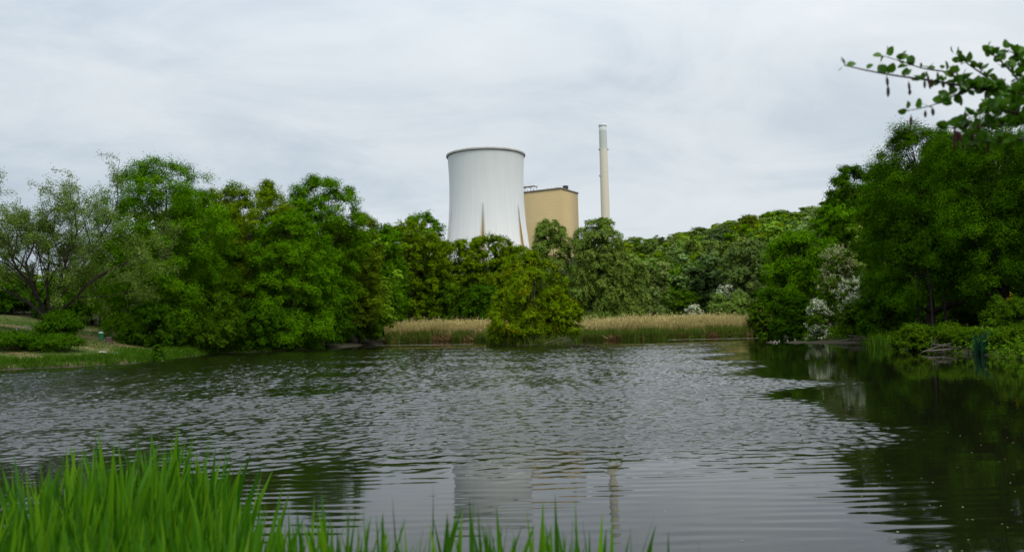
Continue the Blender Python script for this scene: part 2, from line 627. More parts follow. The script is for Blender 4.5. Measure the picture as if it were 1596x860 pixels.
# the rest of the sheet, left and right of the finely rippled part
yy = np.linspace(1.2, WR[-1], 40)
tn_ = math.tan(R_(42))
nV = len(V)
side_v, side_f = [], []
for sg in (-1, 1):
    b0_ = nV + len(side_v)
    for y_ in yy:
        for f_ in (0, .33, .66, 1):
            x0_ = tn_ * y_
            side_v.append((sg * (x0_ + f_ * (185 - x0_)), y_, 0))
    for q in range(39):
        for f_ in range(3):
            c_ = [b0_ + q * 4 + f_, b0_ + q * 4 + f_ + 1, b0_ + q * 4 + f_ + 5, b0_ + q * 4 + f_ + 4]
            side_f.append(c_ if sg > 0 else c_[::-1])
V = np.vstack([V, side_v])
FQ = np.vstack([FQ, side_f])
me = np_mesh("pond_water", V, FQ, True)
wa_ = me.attributes.new("wind", 'FLOAT', 'POINT')
wa_.data.foreach_set("value", np.concatenate([(wind * edge).ravel(), np.full(len(side_v), .5)]).astype(np.float32))
water = link("pond_water", me, m)
tag(water, kind='structure')


# ------------------------------------------------------------------ power station
def zt(c):
    return c


# cooling tower
D_T = 600.0
tc_ = at(757.0, 236, D_T)
H_T = float(at(758.5, 229.5, D_T - 28)[2])
tower = empty("cooling_tower", (tc_[0], D_T, 0), "huge white hyperbolic concrete cooling tower streaked with rust above the trees", "cooling tower")


def t_r(z):
    return 26.8 * np.sqrt(1 + ((np.asarray(z, float) - 104) / 86.0) ** 2)


nseg = 480
zs = np.linspace(0, H_T - 1.0, 60)
th = np.arange(nseg) / nseg * 2 * math.pi
rib = np.where(np.arange(nseg) % 4 == 0, 0.09, 0.0)
rings = []
for z in zs:
    r = t_r(z) + rib
    rings.append(np.stack([r * np.cos(th), r * np.sin(th), np.full(nseg, z)], 1))
for z in zs[::-1]:
    r = t_r(z) - 0.9 + 0 * rib
    rings.append(np.stack([r * np.cos(th), r * np.sin(th), np.full(nseg, z)], 1))
V = np.vstack(rings)
k = len(rings)
i = np.arange(k - 1)[:, None] * nseg
j = np.arange(nseg)[None, :]
FQ = np.stack([i + j, i + (j + 1) % nseg, i + nseg + (j + 1) % nseg, i + nseg + j], -1).reshape(-1, 4)
m, t = new_mat("tower_concrete")
p, o = principled(t, 0.8, 0.2)
ob = coords(t, "Object")
s3 = t.nodes.new("ShaderNodeSeparateXYZ")
t.links.new(ob, s3.inputs[0])
angn = math_n(t, 'ARCTAN2', s3.outputs[1], s3.outputs[0])
cb = t.nodes.new("ShaderNodeCombineXYZ")
t.links.new(math_n(t, 'MULTIPLY', angn, 14.0), cb.inputs[0])
t.links.new(math_n(t, 'MULTIPLY', s3.outputs[2], 0.02), cb.inputs[1])
streak = noise(t, 1.0, 5, 0.7, cb.outputs[0])
cb2 = t.nodes.new("ShaderNodeCombineXYZ")
t.links.new(math_n(t, 'MULTIPLY', angn, 1.6), cb2.inputs[0])
t.links.new(math_n(t, 'MULTIPLY', s3.outputs[2], 0.035), cb2.inputs[1])
blot = noise(t, 1.0, 4, 0.6, cb2.outputs[0])
hz = math_n(t, 'DIVIDE', s3.outputs[2], 130.0)
hz = math_n(t, 'MULTIPLY_ADD', math_n(t, 'SUBTRACT', blot, 0.5), 0.25, hz)
basec = ramp(t, hz, [(0.45, (.84, .84, .815)), (0.66, (.76, .785, .775)), (0.95, (.69, .73, .72))])  # paler low down: extra skylight on the flare put into the colour
basec = mix_col(t, ramp(t, streak, [(0.42, 0.0), (0.72, 0.22)]), basec, (.50, .52, .49))
for fa in (-94, -34):
    # rust and soot washed down the shell from the head of the downpipe
    da = math_n(t, 'ABSOLUTE', math_n(t, 'ADD', math_n(t, 'SUBTRACT', angn, R_(fa)), math_n(t, 'MULTIPLY', math_n(t, 'SUBTRACT', streak, 0.35), 0.10)))
    wide = math_n(t, 'MULTIPLY', math_n(t, 'LESS_THAN', s3.outputs[2], 90.0), ramp(t, math_n(t, 'DIVIDE', s3.outputs[2], 90.0), [(0.0, .5), (0.75, 1.0), (1.0, 0.1)]))
    st_ = math_n(t, 'MULTIPLY', ramp(t, da, [(0.018, 0.95), (0.075, 0.0)]), wide)
    basec = mix_col(t, st_, basec, ramp(t, math_n(t, 'DIVIDE', s3.outputs[2], 90.0), [(0.6, (.42, .27, .10)), (0.82, (.38, .27, .13)), (0.95, (.30, .29, .25))]))
panel = math_n(t, 'FRACT', math_n(t, 'DIVIDE', s3.outputs[2], 1.6))
basec = mix_col(t, math_n(t, 'MULTIPLY', math_n(t, 'LESS_THAN', panel, 0.06), 0.15), basec, (.5, .5, .5))
t.links.new(basec, p.inputs["Base Color"])
link("shell", np_mesh("shell", V, FQ, False), m, tower)
mb = MB()
rz = H_T
prof = [(t_r(rz) - 1.1, rz - 1.3), (t_r(rz) + 0.8, rz - 1.3), (t_r(rz) + 1.0, rz - 1.0), (t_r(rz) + 1.0, rz + 0.1), (t_r(rz) + 0.8, rz + 0.4), (t_r(rz) - 1.1, rz + 0.4)]
rg = np.vstack([np.stack([r * np.cos(th[::4]), r * np.sin(th[::4]), np.full(120, z)], 1) for r, z in prof])
i = np.arange(len(prof))[:, None]
j = np.arange(120)[None, :]
FQ = np.stack([i * 120 + j, i * 120 + (j + 1) % 120, ((i + 1) % len(prof)) * 120 + (j + 1) % 120, ((i + 1) % len(prof)) * 120 + j], -1).reshape(-1, 4)
mb.add(rg, FQ)
mb.build("rim", plain_mat("rim_concrete", (.42, .42, .39), (.58, .58, .55), 0.2), tower)
# six slender rusty downpipe fins
m, t = new_mat("rusty_fin")
p, o = principled(t, 0.85, 0.15)
ob = coords(t, "Object")
s3 = t.nodes.new("ShaderNodeSeparateXYZ")
t.links.new(ob, s3.inputs[0])
rn = noise(t, 0.35, 5, 0.7, ob)
hh = math_n(t, 'MULTIPLY_ADD', math_n(t, 'SUBTRACT', rn, 0.5), 0.35, math_n(t, 'DIVIDE', s3.outputs[2], 95.0))
t.links.new(ramp(t, hh, [(0.55, (.40, .27, .13)), (0.72, (.36, .23, .07)), (0.83, (.30, .24, .15)), (0.90, (.30, .31, .29)), (1.0, (.5, .52, .5))]), p.inputs["Base Color"])
for kf in range(6):
    a = R_(-90 - 4 + 60 * kf)
    zz = np.linspace(0, 89, 26)
    Vf = []
    for z in zz:
        w = 0.22 + 0.4 * (1 - z / 89)
        hgt_ = 0.35 + 0.75 * sstep(89, 60, z)
        r0 = float(t_r(z)) - 0.3
        ca, sa = math.cos(a), math.sin(a)
        for (dr, dt) in ((0, -w), (hgt_ + 0.3, -w * 0.7), (hgt_ + 0.3, w * 0.7), (0, w)):
            Vf.append(((r0 + dr) * ca - dt * sa, (r0 + dr) * sa + dt * ca, z))
    Ff = []
    for q in range(len(zz) - 1):
        for e in range(3):
            Ff.append((q * 4 + e, q * 4 + e + 1, q * 4 + 5 + e, q * 4 + 4 + e))
    Ff.append((len(zz) * 4 - 4, len(zz) * 4 - 3, len(zz) * 4 - 2, len(zz) * 4 - 1))
    link("downpipe", np_mesh("downpipe", Vf, Ff), m if kf in (0, 1) else M['fin'], tower)

# boiler house
c0 = at(873, 293.5, 700.0)
HB = float(c0[2])
dl = np.array([-30.0, 18.0])
dl /= np.linalg.norm(dl)
dr = np.array([-dl[1], dl[0]]) * -1
LB, RB = 62.0, 33.5
rot = math.atan2(dr[1], dr[0])
house = empty("boiler_house", (c0[0], c0[1], 0), "tall windowless ochre yellow boiler house beside the cooling tower", "building")
m, t = new_mat("ochre_cladding")
p, o = principled(t, 0.65, 0.25)
ob = coords(t, "Object")
s3 = t.nodes.new("ShaderNodeSeparateXYZ")
t.links.new(ob, s3.inputs[0])
n_ = noise(t, 0.06, 4, 0.6, ob)
cc = mix_col(t, n_, (.60, .45, .225), (.69, .54, .285))
ln = math_n(t, 'FRACT', math_n(t, 'DIVIDE', s3.outputs[2], 3.0))
cc = mix_col(t, math_n(t, 'MULTIPLY', math_n(t, 'LESS_THAN', ln, 0.06), 0.25), cc, (.34, .26, .12))
t.links.new(cc, p.inputs["Base Color"])
pl = [np.zeros(2), dr * RB, dr * RB + dl * LB, dl * LB]
V = [(q[0], q[1], 0) for q in pl] + [(q[0], q[1], HB) for q in pl]
link("wall", np_mesh("wall", V, [[0, 1, 5, 4], [1, 2, 6, 5], [2, 3, 7, 6], [3, 0, 4, 7]]), m, house)
mb = MB()
V = []
for z, off in ((HB - 0.6, 0.45), (HB + 0.8, 0.45), (HB + 0.8, -0.5), (HB + 0.15, -0.5)):
    for q, s1, s2 in zip(pl, (-1, 1, 1, -1), (-1, -1, 1, 1)):
        w = q + dr * off * s1 + dl * off * s2
        V.append((w[0], w[1], z))
FQ = [[a * 4 + b, a * 4 + (b + 1) % 4, a * 4 + 4 + (b + 1) % 4, a * 4 + 4 + b] for a in range(3) for b in range(4)] + [[12, 13, 14, 15], [3, 2, 1, 0]]
link("roof", np_mesh("roof", V, FQ), M['parapet'], house)
mb = MB()
q = dr * 15 + dl * 2.5
mb.box((q[0], q[1], HB + 2.2), (3.6, 3.4, 3.6), rot)
mb.box((q[0], q[1], HB + 4.15), (4.1, 3.9, 0.3), rot)
mb.build("roof_vent", M['darkmetal'], house)
mb = MB()
q = dl * 36 + dr * 5
mb.box((q[0], q[1], HB + 5.6), (7.0, 20, 0.7), rot)
for e in (-9, -3, 3, 9):
    for s_ in (-3, 3):
        w = q + dl * e + dr * s_
        mb.box((w[0], w[1], HB + 2.6), (0.45, 0.45, 5.3), rot)
for e in np.linspace(-9.6, 9.6, 9):
    w = q + dl * e - dr * 3.3
    mb.box((w[0], w[1], HB + 6.6), (0.12, 0.12, 1.3), rot)
w = q - dr * 3.3
mb.box((w[0], w[1], HB + 7.3), (0.14, 19.3, 0.14), rot)
mb.build("roof_canopy", M['whitemetal'], house)
for e in (4, 9, 13, 21, 26):
    mb = MB()
    w = dl * e + dr * 1.0
    mb.tube([(w[0], w[1], HB + 0.6), (w[0], w[1], HB + 1.7 + (e % 3) * 0.4)], 0.16)
    mb.build("roof_pipe", M['greymetal'], house)
mb = MB()
w = dr * (RB + 0.4) + dl * 10
pts = [(w[0] + dr[0] * s_, w[1] + dr[1] * s_, z) for s_, z in ((-1.0, 97), (1.2, 96.4), (2.6, 95), (3.6, 92.5), (3.9, 88), (3.9, 40))]
mb.tube(pts, 1.7, 14)
mb.build("flue_duct", M['metal'], house, True)
mb = MB()
w = dr * (RB + 0.95) + dl * 4
mb.box((w[0], w[1], 45), (1.6, 4.0, 90), rot)
mb.build("lift_shaft", M['greymetal'], house)

# chimney
D_C = 990.0
c1 = at(939.2, 193.5, D_C)
HC = float(c1[2])
chim = empty("chimney", (c1[0], D_C, 0), "slender tall white and cream chimney stack right of the boiler house", "chimney")


def ch_r(z):
    return 4.55 + 1.5 * (1 - z / HC) ** 1.0


m, t = new_mat("chimney_paint")
p, o = principled(t, 0.75, 0.2)
ob = coords(t, "Object")
s3 = t.nodes.new("ShaderNodeSeparateXYZ")
t.links.new(ob, s3.inputs[0])
n_ = noise(t, 0.15, 4, 0.6, ob)
hz = math_n(t, 'MULTIPLY_ADD', math_n(t, 'SUBTRACT', n_, 0.5), 0.02, math_n(t, 'DIVIDE', s3.outputs[2], HC))
cc = ramp(t, hz, [(0.60, (.68, .63, .49)), (0.868, (.70, .66, .53)), (0.885, (.56, .59, .54)), (0.975, (.53, .575, .545))])
ln = math_n(t, 'FRACT', math_n(t, 'DIVIDE', s3.outputs[2], 6.0))
cc = mix_col(t, math_n(t, 'MULTIPLY', math_n(t, 'LESS_THAN', ln, 0.05), 0.2), cc, (.4, .4, .35))
t.links.new(cc, p.inputs["Base Color"])
mb = MB()
zz = np.linspace(0, HC - 3.2, 40)
mb.tube([(0, 0, z) for z in zz], [ch_r(z) for z in zz], 40)
mb.build("shaft", m, chim, True)
mb = MB()
mb.tube([(0, 0, HC - 3.4), (0, 0, HC - 3.3), (0, 0, HC - 0.1), (0, 0, HC)], [4.7, 4.85, 4.85, 4.6], 40)
mb.build("cap", M['whitemetal'], chim, True)
for px, zf, sgn in ((0, .87, -1), (0, .87, 1), (0, .74, -1)):
    mb = MB()
    z = HC * zf
    r = ch_r(z)
    mb.box((sgn * (r + 0.5), -0.8, z), (1.4, 1.4, 0.25))
    mb.tube([(sgn * (r + 0.6), -0.8, z + 0.1), (sgn * (r + 0.6), -0.8, z + 1.5)], 0.5, 8)
    mb.build("warning_lamp", M['greymetal'], chim)


# ------------------------------------------------------------------ plants
def unit(v):
    return v / (np.linalg.norm(v, axis=-1, keepdims=True) + 1e-9)


def leaf_quads(P, T, N, L, Wd):
    B = unit(np.cross(N, T))
    T = unit(np.cross(B, N))
    L = np.broadcast_to(np.asarray(L, float), (len(P),))[:, None]
    Wd = np.broadcast_to(np.asarray(Wd, float), (len(P),))[:, None]
    V = np.stack([P - T * L * .5, P + B * Wd * .5 + T * L * .05, P + T * L * .5, P - B * Wd * .5 + T * L * .05], 1).reshape(-1, 3)
    Fq = np.arange(len(P) * 4).reshape(-1, 4)
    return V, Fq


PROF = {
    'round': ([0, .12, .3, .5, .7, .84, .93, 1], [.72, .9, 1, 1, 1, .9, .74, .44]),
    'dome': ([0, .15, .4, .6, .8, .92, 1], [.95, 1, 1, .98, .86, .68, .42]),
    'column': ([0, .1, .3, .6, .8, .92, 1], [.8, .92, 1, 1, .93, .78, .46]),
    'egg': ([0, .15, .35, .6, .8, .93, 1], [.7, .95, 1, .86, .64, .42, .2]),
    'mound': ([0, .3, .6, .85, 1], [1, 1, .92, .72, .4]),
}


def crown_parts(rng, Rx, Ry, z0, z1, prof, nc, cr, nleaf, L, Wd, droop=0.0, squash=0.75, upb=0.35, shell=0.5, per=11, lump=0.16):
    """clumps of leafy sprays filling a lumpy envelope; returns leaf arrays and the clump centres"""
    xs, ys = PROF[prof]
    cen = []
    ph = rng.uniform(0, 6.28, 4)
    while len(cen) < nc:
        tt = rng.random()
        r_ = np.interp(tt, xs, ys)
        if rng.random() > 0.25 + 0.75 * r_:
            continue
        a = rng.uniform(0, 2 * math.pi)
        lm = 1 + lump * (math.sin(2 * a + ph[0] + 3 * tt) + math.sin(3 * a + ph[1] - 4 * tt) * .7 + math.sin(5 * a + ph[2] + 7 * tt) * .4) - lump * .15
        q = rng.uniform(shell ** 2, 1) ** .5
        rx = max(Rx * r_ * lm - cr * .5, Rx * .06) * q
        ry = max(Ry * r_ * lm - cr * .5, Ry * .06) * q
        z = z0 + cr * .5 + (z1 - z0 - cr * 1.15) * tt
        cen.append((rx * math.cos(a), ry * math.sin(a), z))
    cen = np.array(cen)
    # no clump may hang loose outside the crown
    for _ in range(3):
        dm = np.sort(np.linalg.norm(cen[:, None] - cen[None], axis=2), axis=1)
        loose = dm[:, min(2, nc - 1)] > 2.0 * cr
        mid_ = np.array([0, 0, (z0 + z1) / 2])
        cen[loose] = cen[loose] * .78 + mid_ * .22
    csz = cr * np.clip(rng.lognormal(-.05, .33, nc), .5, 1.7)
    ctint = rng.random(nc)
    ntw = max(nc, nleaf // per)
    ci = rng.integers(0, nc, ntw)
    axis_pt = np.stack([np.zeros(nc), np.zeros(nc), np.clip(cen[:, 2] - cr, z0, None) * .75 + .25 * (z0 + z1) / 2], 1)
    outw = unit(cen - axis_pt)
    d = unit(rng.normal(size=(ntw, 3)))
    d = unit(d + .55 * outw[ci] + np.array([0, 0, upb]))
    ln = csz[ci] * rng.uniform(.72, 1.2, ntw)
    s = np.linspace(.45, 1.05, per)[None, :] * ln[:, None]
    P = cen[ci][:, None, :] + d[:, None, :] * s[..., None] * np.array([1, 1, squash])
    if droop:
        P[..., 2] -= droop * (s / cr) ** 2 * cr
    P = P + rng.normal(scale=.13 * cr, size=P.shape)
    P = P.reshape(-1, 3)
    dd = np.repeat(d, per, 0)
    N = unit(dd * .7 + np.array([0, 0, .45]) + rng.normal(scale=.24, size=dd.shape))
    T = unit(dd * .6 + rng.normal(scale=.6, size=dd.shape) - np.array([0, 0, .25 + droop]))
    tint = np.clip(.42 * np.repeat(ctint[ci], per) + .38 * np.repeat(rng.random(ntw), per) + .20 * rng.random(len(P)), 0, 1)
    sc = rng.uniform(.7, 1.25, len(P))
    V, Fq = leaf_quads(P, T, N, L * sc, Wd * sc)
    return V, Fq, tint, cen, csz


def trunk_mesh(rng, cen, z0, z1, r0, Rx, nlimb=26, lean=(0, 0), multi=1, k=7):
    mb = MB()
    stems = []
    for q in range(multi):
        a = rng.uniform(0, 6.28)
        off = np.array([math.cos(a), math.sin(a), 0]) * (0.0 if multi == 1 else Rx * .12)
        spread = 0.0 if multi == 1 else Rx * .35
        hz_ = np.linspace(0, 1, 9)
        hx = off[0] + math.cos(a) * spread * hz_ ** 1.3 + lean[0] * hz_ + np.cumsum(rng.normal(scale=.05 * Rx * .35, size=9)) * (hz_ > 0)
        hy = off[1] + math.sin(a) * spread * hz_ ** 1.3 + lean[1] * hz_ + np.cumsum(rng.normal(scale=.05 * Rx * .35, size=9)) * (hz_ > 0)
        top = z0 + (z1 - z0) * .86
        pts = np.stack([hx, hy, -0.3 + (top + .3) * hz_], 1)
        rad = r0 / (multi ** .5) * (1 - .9 * hz_) * np.where(hz_ == 0, 1.35, 1)
        mb.tube(pts, rad, k)
        stems.append((pts, rad))
    idx = rng.permutation(len(cen))[:nlimb]
    for c in cen[idx]:
        pts, rad = stems[rng.integers(0, len(stems))]
        zq = np.clip(c[2] * rng.uniform(.45, .8), pts[1, 2], pts[-2, 2])
        f = np.interp(zq, pts[:, 2], np.arange(len(pts)))
        b = np.array([np.interp(f, np.arange(len(pts)), pts[:, e]) for e in range(3)])
        rb = np.interp(f, np.arange(len(pts)), rad) * .5
        u = np.linspace(0, 1, 6)[:, None]
        mid = (b + c) / 2 + np.array([0, 0, .12 * np.linalg.norm(c - b)])
        cur = (1 - u) ** 2 * b + 2 * u * (1 - u) * mid + u ** 2 * c
        mb.tube(cur, rb * (1 - .85 * u[:, 0]) + .012, 5, False)
    return np_mesh("trunk", np.vstack(mb.v), np.vstack(mb.f), True)


SEED = [100]


def tree(name, label, cat, px, top, d, hw, kind, prof='round', z0f=.18, cover=1.7, cr=None, nc=70, leaf=None, asp=.58, droop=0.0,
         bark='bark', group=None, depth=1.0, multi=1, trunk_r=None, squash=.8, upb=.35, shell=.3, extra=None, lump=.11, limbs=34):
    """a plant at pixel column px, top at pixel row top, d metres away, half-width hw photo pixels"""
    SEED[0] += 1
    rng = np.random.default_rng(SEED[0] * 7919)
    pt = at(px, top, d)
    x, y = pt[0], d
    # the foot stands straight below the top
    zb = float(gz(x, y))
    H = pt[2] - zb
    Rx = hw / F * d
    cr = 1.2 * cr if cr else max(.21 * Rx, .35)
    cover *= 1.9
    L = leaf or max(.0020 * d, .05)
    Wd = L * asp
    z0, z1 = H * z0f, H
    area = 2 * math.pi * Rx * (z1 - z0) * .8 + 2 * math.pi * Rx * Rx * .6
    nc = int(min(max(nc, area / (1.7 * cr * cr)), 420))
    nleaf = int(min(cover * area / (.5 * L * Wd), 170000))
    V, Fq, tint, cen, csz = crown_parts(rng, Rx, Rx * depth, z0, z1, prof, nc, cr, nleaf, L, Wd, droop, squash, upb, shell, lump=lump)
    root = empty(name, (x, y, zb), label, cat, group)
    link("trunk" if cat == "tree" else "stems", trunk_mesh(rng, cen, z0, z1, trunk_r or max(.022 * H, .05), Rx, limbs, multi=multi), M[bark], root)
    link("crown" if cat == "tree" else "foliage", np_mesh("crown", V, Fq, tint=tint), M[kind], root)
    if extra:
        for nm, mk, frac, lsc, sel in extra:
            # blossom: flower clusters lying on the outside of some clumps
            n2 = int(nleaf * frac)
            okc = [q for q in range(len(cen)) if sel(cen[q], Rx, H)]
            if not okc:
                continue
            kc = max(n2 // 14, 4)
            ci = rng.choice(okc, kc)
            dv = unit(rng.normal(size=(kc, 3)) + np.array([0, -.35, .65]))
            P = cen[ci] + dv * (csz[ci] * rng.uniform(.8, 1.35, kc))[:, None] * np.array([1, 1, squash + .1])
            n2 = kc * 14
            ci = np.repeat(ci, 14)
            dv = np.repeat(dv, 14, 0)
            P = np.repeat(P, 14, 0) + dv * rng.normal(scale=.20, size=(n2, 1)) + rng.normal(scale=.09, size=(n2, 3))
            Nn = unit(dv + rng.normal(scale=.5, size=dv.shape))
            V2, F2 = leaf_quads(P, unit(rng.normal(size=dv.shape)), Nn, L * lsc, L * lsc * .9)
            link(nm, np_mesh(nm, V2, F2, tint=rng.random(n2)), M[mk], root)
    return root


T = tree
# --- left bank
# far-left shrubs behind the lawn
for px, top, d, hw, lab in ((-60, 395, 118, 70, "dark tall shrub behind the pale lawn at the far left edge"),
                            (20, 428, 116, 48, "dark shrub behind the sparse willow, left of its trunk"),
                            (95, 432, 113, 46, "dark shrub directly behind the sparse willow's trunk"),
                            (150, 415, 110, 42, "dark shrub between the sparse willow and the big round oak")):
    T("hedge_shrub", lab, "shrub", px, top, d, hw, 'dark', 'dome', 0.02, 1.8, nc=46, multi=3, bark='bark_dark')
T("oak_tree", "big round vivid green oak, tallest tree on the left bank", "tree", 248, 247, 97, 102, 'vivid', 'round', .04, 1.75, nc=120, cr=1.15)
T("maple_tree", "broad yellow green tree right of the big round oak", "tree", 388, 280, 121, 88, 'yellow', 'round', .08, 1.7, nc=100, cr=1.1)
T("maple_tree", "vivid green tree in the dip between the big round oak and broad yellow tree", "tree", 306, 290, 108, 58, 'vivid', 'round', .05, 1.6, nc=80, cr=1.1)
T("maple_tree", "yellow green leaning tree overlapping the oak's right flank", "tree", 345, 318, 113, 50, 'olive', 'dome', .04, 1.6, nc=70, cr=1.0)
T("oak_tree", "dark green tree with round airy top behind the vivid lakeside beech", "tree", 498, 276, 132, 68, 'vivid', 'round', .2, 1.35, nc=90, cr=1.2)
T("beech_tree", "vivid green tree with branches drooping to the water on the left shore", "tree", 452, 328, 110, 72, 'vivid', 'dome', .0, 1.8, nc=110, cr=1.0, droop=.15)
T("hornbeam_tree", "olive brown tree between the vivid beech and the yellow green ash", "tree", 548, 328, 142, 52, 'olive', 'round', .1, 1.4, nc=80, cr=1.0)
T("ash_tree", "wide yellow green tree above the left end of the reeds", "tree", 636, 346, 192, 62, 'yellow', 'dome', .05, 1.6, nc=90, cr=1.05)
T("ash_tree", "mid green tree behind the gap between olive brown tree and wide yellow green ash", "tree", 590, 350, 175, 44, 'vivid', 'round', .03, 1.6, nc=80)
T("oak_tree", "dark round topped tree peeping out left of the cooling tower", "tree", 657, 331, 220, 40, 'vivid', 'round', .2, 1.6, nc=70)
T("alder_bush", "low dark green bush leaning over the water below the olive tree", "bush", 560, 440, 146, 42, 'shrub', 'dome', .0, 1.8, nc=50, multi=3)
T("alder_bush", "mid green bush at the left tip of the reed bed", "bush", 596, 462, 178, 34, 'vivid', 'dome', .0, 1.6, nc=40, multi=3)
T("shore_shrub", "dark shrub at the oak's foot beside the lawn", "shrub", 238, 470, 91, 48, 'dark', 'dome', .0, 1.9, nc=44, multi=3, bark='bark_dark')
T("shore_shrub", "large dark grey green shrub at the right end of the lawn", "shrub", 318, 448, 99, 56, 'shrub', 'dome', .0, 1.9, nc=60, multi=3, bark='bark_dark')
T("shore_shrub", "dark shrub hanging over the water below the vivid beech", "shrub", 395, 466, 105.5, 44, 'dark', 'dome', .0, 1.9, nc=44, multi=3, bark='bark_dark')
T("shore_shrub", "dark shrub in the gap right of the vivid beech", "shrub", 505, 450, 121, 44, 'dark', 'dome', .0, 1.9, nc=46, multi=3, bark='bark_dark')
# --- centre
T("ash_tree", "feathery green tree in front of the cooling tower's left edge", "tree", 704, 372, 200, 56, 'yellow', 'dome', .05, 1.5, nc=70, cr=1.1)
T("ash_tree", "feathery green tree in front of the middle of the cooling tower", "tree", 757, 366, 204, 56, 'yellow', 'dome', .05, 1.5, nc=70, cr=1.1)
T("ash_tree", "feathery green tree in front of the cooling tower's right edge", "tree", 803, 384, 207, 50, 'yellow', 'dome', .05, 1.5, nc=60, cr=1.1)
T("thicket_shrub", "dark thicket behind the left reeds below the first feathery tree", "shrub", 690, 440, 193, 48, 'shrub', 'dome', 0, 1.8, nc=50, multi=3)
T("thicket_shrub", "dark thicket behind the left reeds beside the islet willow", "shrub", 755, 446, 193, 48, 'dark', 'dome', 0, 1.8, nc=50, multi=3)
T("birch_tree", "narrow drooping birch in front of the ochre boiler house", "tree", 857, 340, 152, 39, 'birch', 'column', .10, 2.2, shell=.12, nc=260, cr=.90, squash=.95, droop=.5, bark='bark_pale', limbs=16, trunk_r=.24)
T("birch_tree", "tall drooping grey green tree below the chimney", "tree", 931, 337, 147, 44, 'birch', 'column', .0, 2.4, shell=.12, nc=330, cr=.95, squash=.95, droop=.5, bark='bark', limbs=16)
T("birch_tree", "lower drooping grey green tree at the tall one's right shoulder", "tree", 974, 392, 150, 34, 'birch', 'column', .0, 2.2, shell=.12, nc=200, cr=.90, squash=.95, droop=.5)
T("thicket_shrub", "dark shrub behind the islet willow's right side", "shrub", 888, 440, 154, 36, 'dark', 'dome', 0, 1.7, nc=40, multi=3)
# islet
T("willow_tree", "bushy yellow green willow on the islet in front of the reeds", "tree", 824, 390, 111.0, 53, 'willow', 'egg', .02, 1.25, nc=110, cr=.75, multi=4, bark='bark', lump=.34)
T("willow_bush", "low orange tinged willow bush at the islet's right end", "bush", 884, 468, 111.5, 26, 'willow', 'round', .12, 1.2, nc=44, cr=.55, multi=4)
T("willow_bush", "middle yellow green willow bush leaning right on the islet", "bush", 858, 450, 111.8, 32, 'willow', 'round', .05, 1.4, nc=44, cr=.6, multi=4)
T("willow_bush", "low green willow bush at the islet's left end", "bush", 789, 452, 110.4, 30, 'willow', 'dome', .0, 1.4, nc=44, cr=.6, multi=4)

# --- right of centre, at the hill's foot
T("maple_tree", "light vivid green round tree above the right reeds", "tree", 1030, 408, 176, 44, 'vivid', 'round', .05, 1.6, nc=70)
T("maple_tree", "vivid green tree on the hill's foot left of the silvery willow", "tree", 1092, 398, 184, 40, 'yellow', 'round', .05, 1.6, nc=70)
T("thicket_shrub", "grey brown thicket behind the right reeds under the light round tree", "shrub", 1005, 448, 160, 40, 'grey', 'dome', 0, 1.5, nc=50, multi=3)
T("thicket_shrub", "dull green thicket behind the right reeds left of the white hawthorn", "shrub", 1058, 452, 162, 40, 'shrub', 'dome', 0, 1.6, nc=50, multi=3)
T("silver_willow", "silvery grey green tree left of the vivid lakeside maple", "tree", 1166, 372, 158, 42, 'grey', 'round', .02, 1.7, nc=80, droop=.3)
T("sallow_bush", "round pale green sallow bush behind the right reeds", "bush", 1138, 456, 150, 42, 'poplar', 'mound', .0, 2.0, nc=60, cr=.9, multi=4)
T("hawthorn_bush", "white flowering hawthorn behind the round pale sallow bush", "bush", 1132, 443, 156, 19, 'shrub', 'dome', .0, 1.5, nc=30, multi=3,
  extra=[("blossom", 'blossom', .5, .9, lambda c, R, H: c[2] > .35 * H)])
T("hawthorn_bush", "small white flowering hawthorn at the back of the reeds", "bush", 1081, 476, 147, 13, 'shrub', 'dome', .0, 1.5, nc=18, multi=3,
  extra=[("blossom", 'blossom', .8, .9, lambda c, R, H: c[2] > .2 * H)])
T("maple_tree", "vivid green maple with dark underside above the gravel spit", "tree", 1240, 360, 119, 54, 'vivid', 'round', .08, 1.75, nc=100, cr=1.0)
T("shore_shrub", "dull green shrub between the right reeds and the gravel spit", "shrub", 1193, 462, 141, 28, 'shrub', 'dome', 0, 1.7, nc=36, multi=3)
T("shore_shrub", "very dark shrub at the foot of the vivid maple", "shrub", 1238, 455, 117, 42, 'dark', 'dome', .0, 1.9, nc=50, multi=3, bark='bark_dark')
T("oak_tree", "round dark oak rising behind the right bank's hawthorn", "tree", 1326, 260, 150, 46, 'deep', 'round', .08, 1.7, nc=90)
T("oak_tree", "dark green tree on the slope above the vivid maple", "tree", 1300, 318, 140, 46, 'vivid', 'round', .05, 1.7, nc=80)
T("hawthorn_tree", "cream hawthorn fading out of bloom left of the great dark oak", "tree", 1306, 388, 98, 32, 'shrub', 'dome', .12, 1.4, nc=56, cr=.65, multi=2,
  extra=[("blossom", 'cream', .30, .7, lambda c, R, H: c[2] > .45 * H)])
T("hawthorn_bush", "white flowering hawthorn low over the gravel spit", "bush", 1272, 470, 97, 16, 'shrub', 'column', .0, 1.5, nc=30, cr=.45, multi=3,
  extra=[("blossom", 'blossom', .5, .8, lambda c, R, H: c[2] > .6 * H or c[2] < .35 * H)])
T("hawthorn_bush", "white flowering hawthorn spray beside the great dark oak", "bush", 1328, 436, 90, 26, 'shrub', 'dome', .0, 1.6, nc=44, cr=.55, multi=3,
  extra=[("blossom", 'blossom', .26, .8, lambda c, R, H: c[0] < .2 * R and c[2] > .3 * H)])
T("shore_shrub", "green shrub at the root of the gravel spit", "shrub", 1338, 470, 86, 34, 'bramble', 'dome', .0, 1.6, nc=44, multi=3)
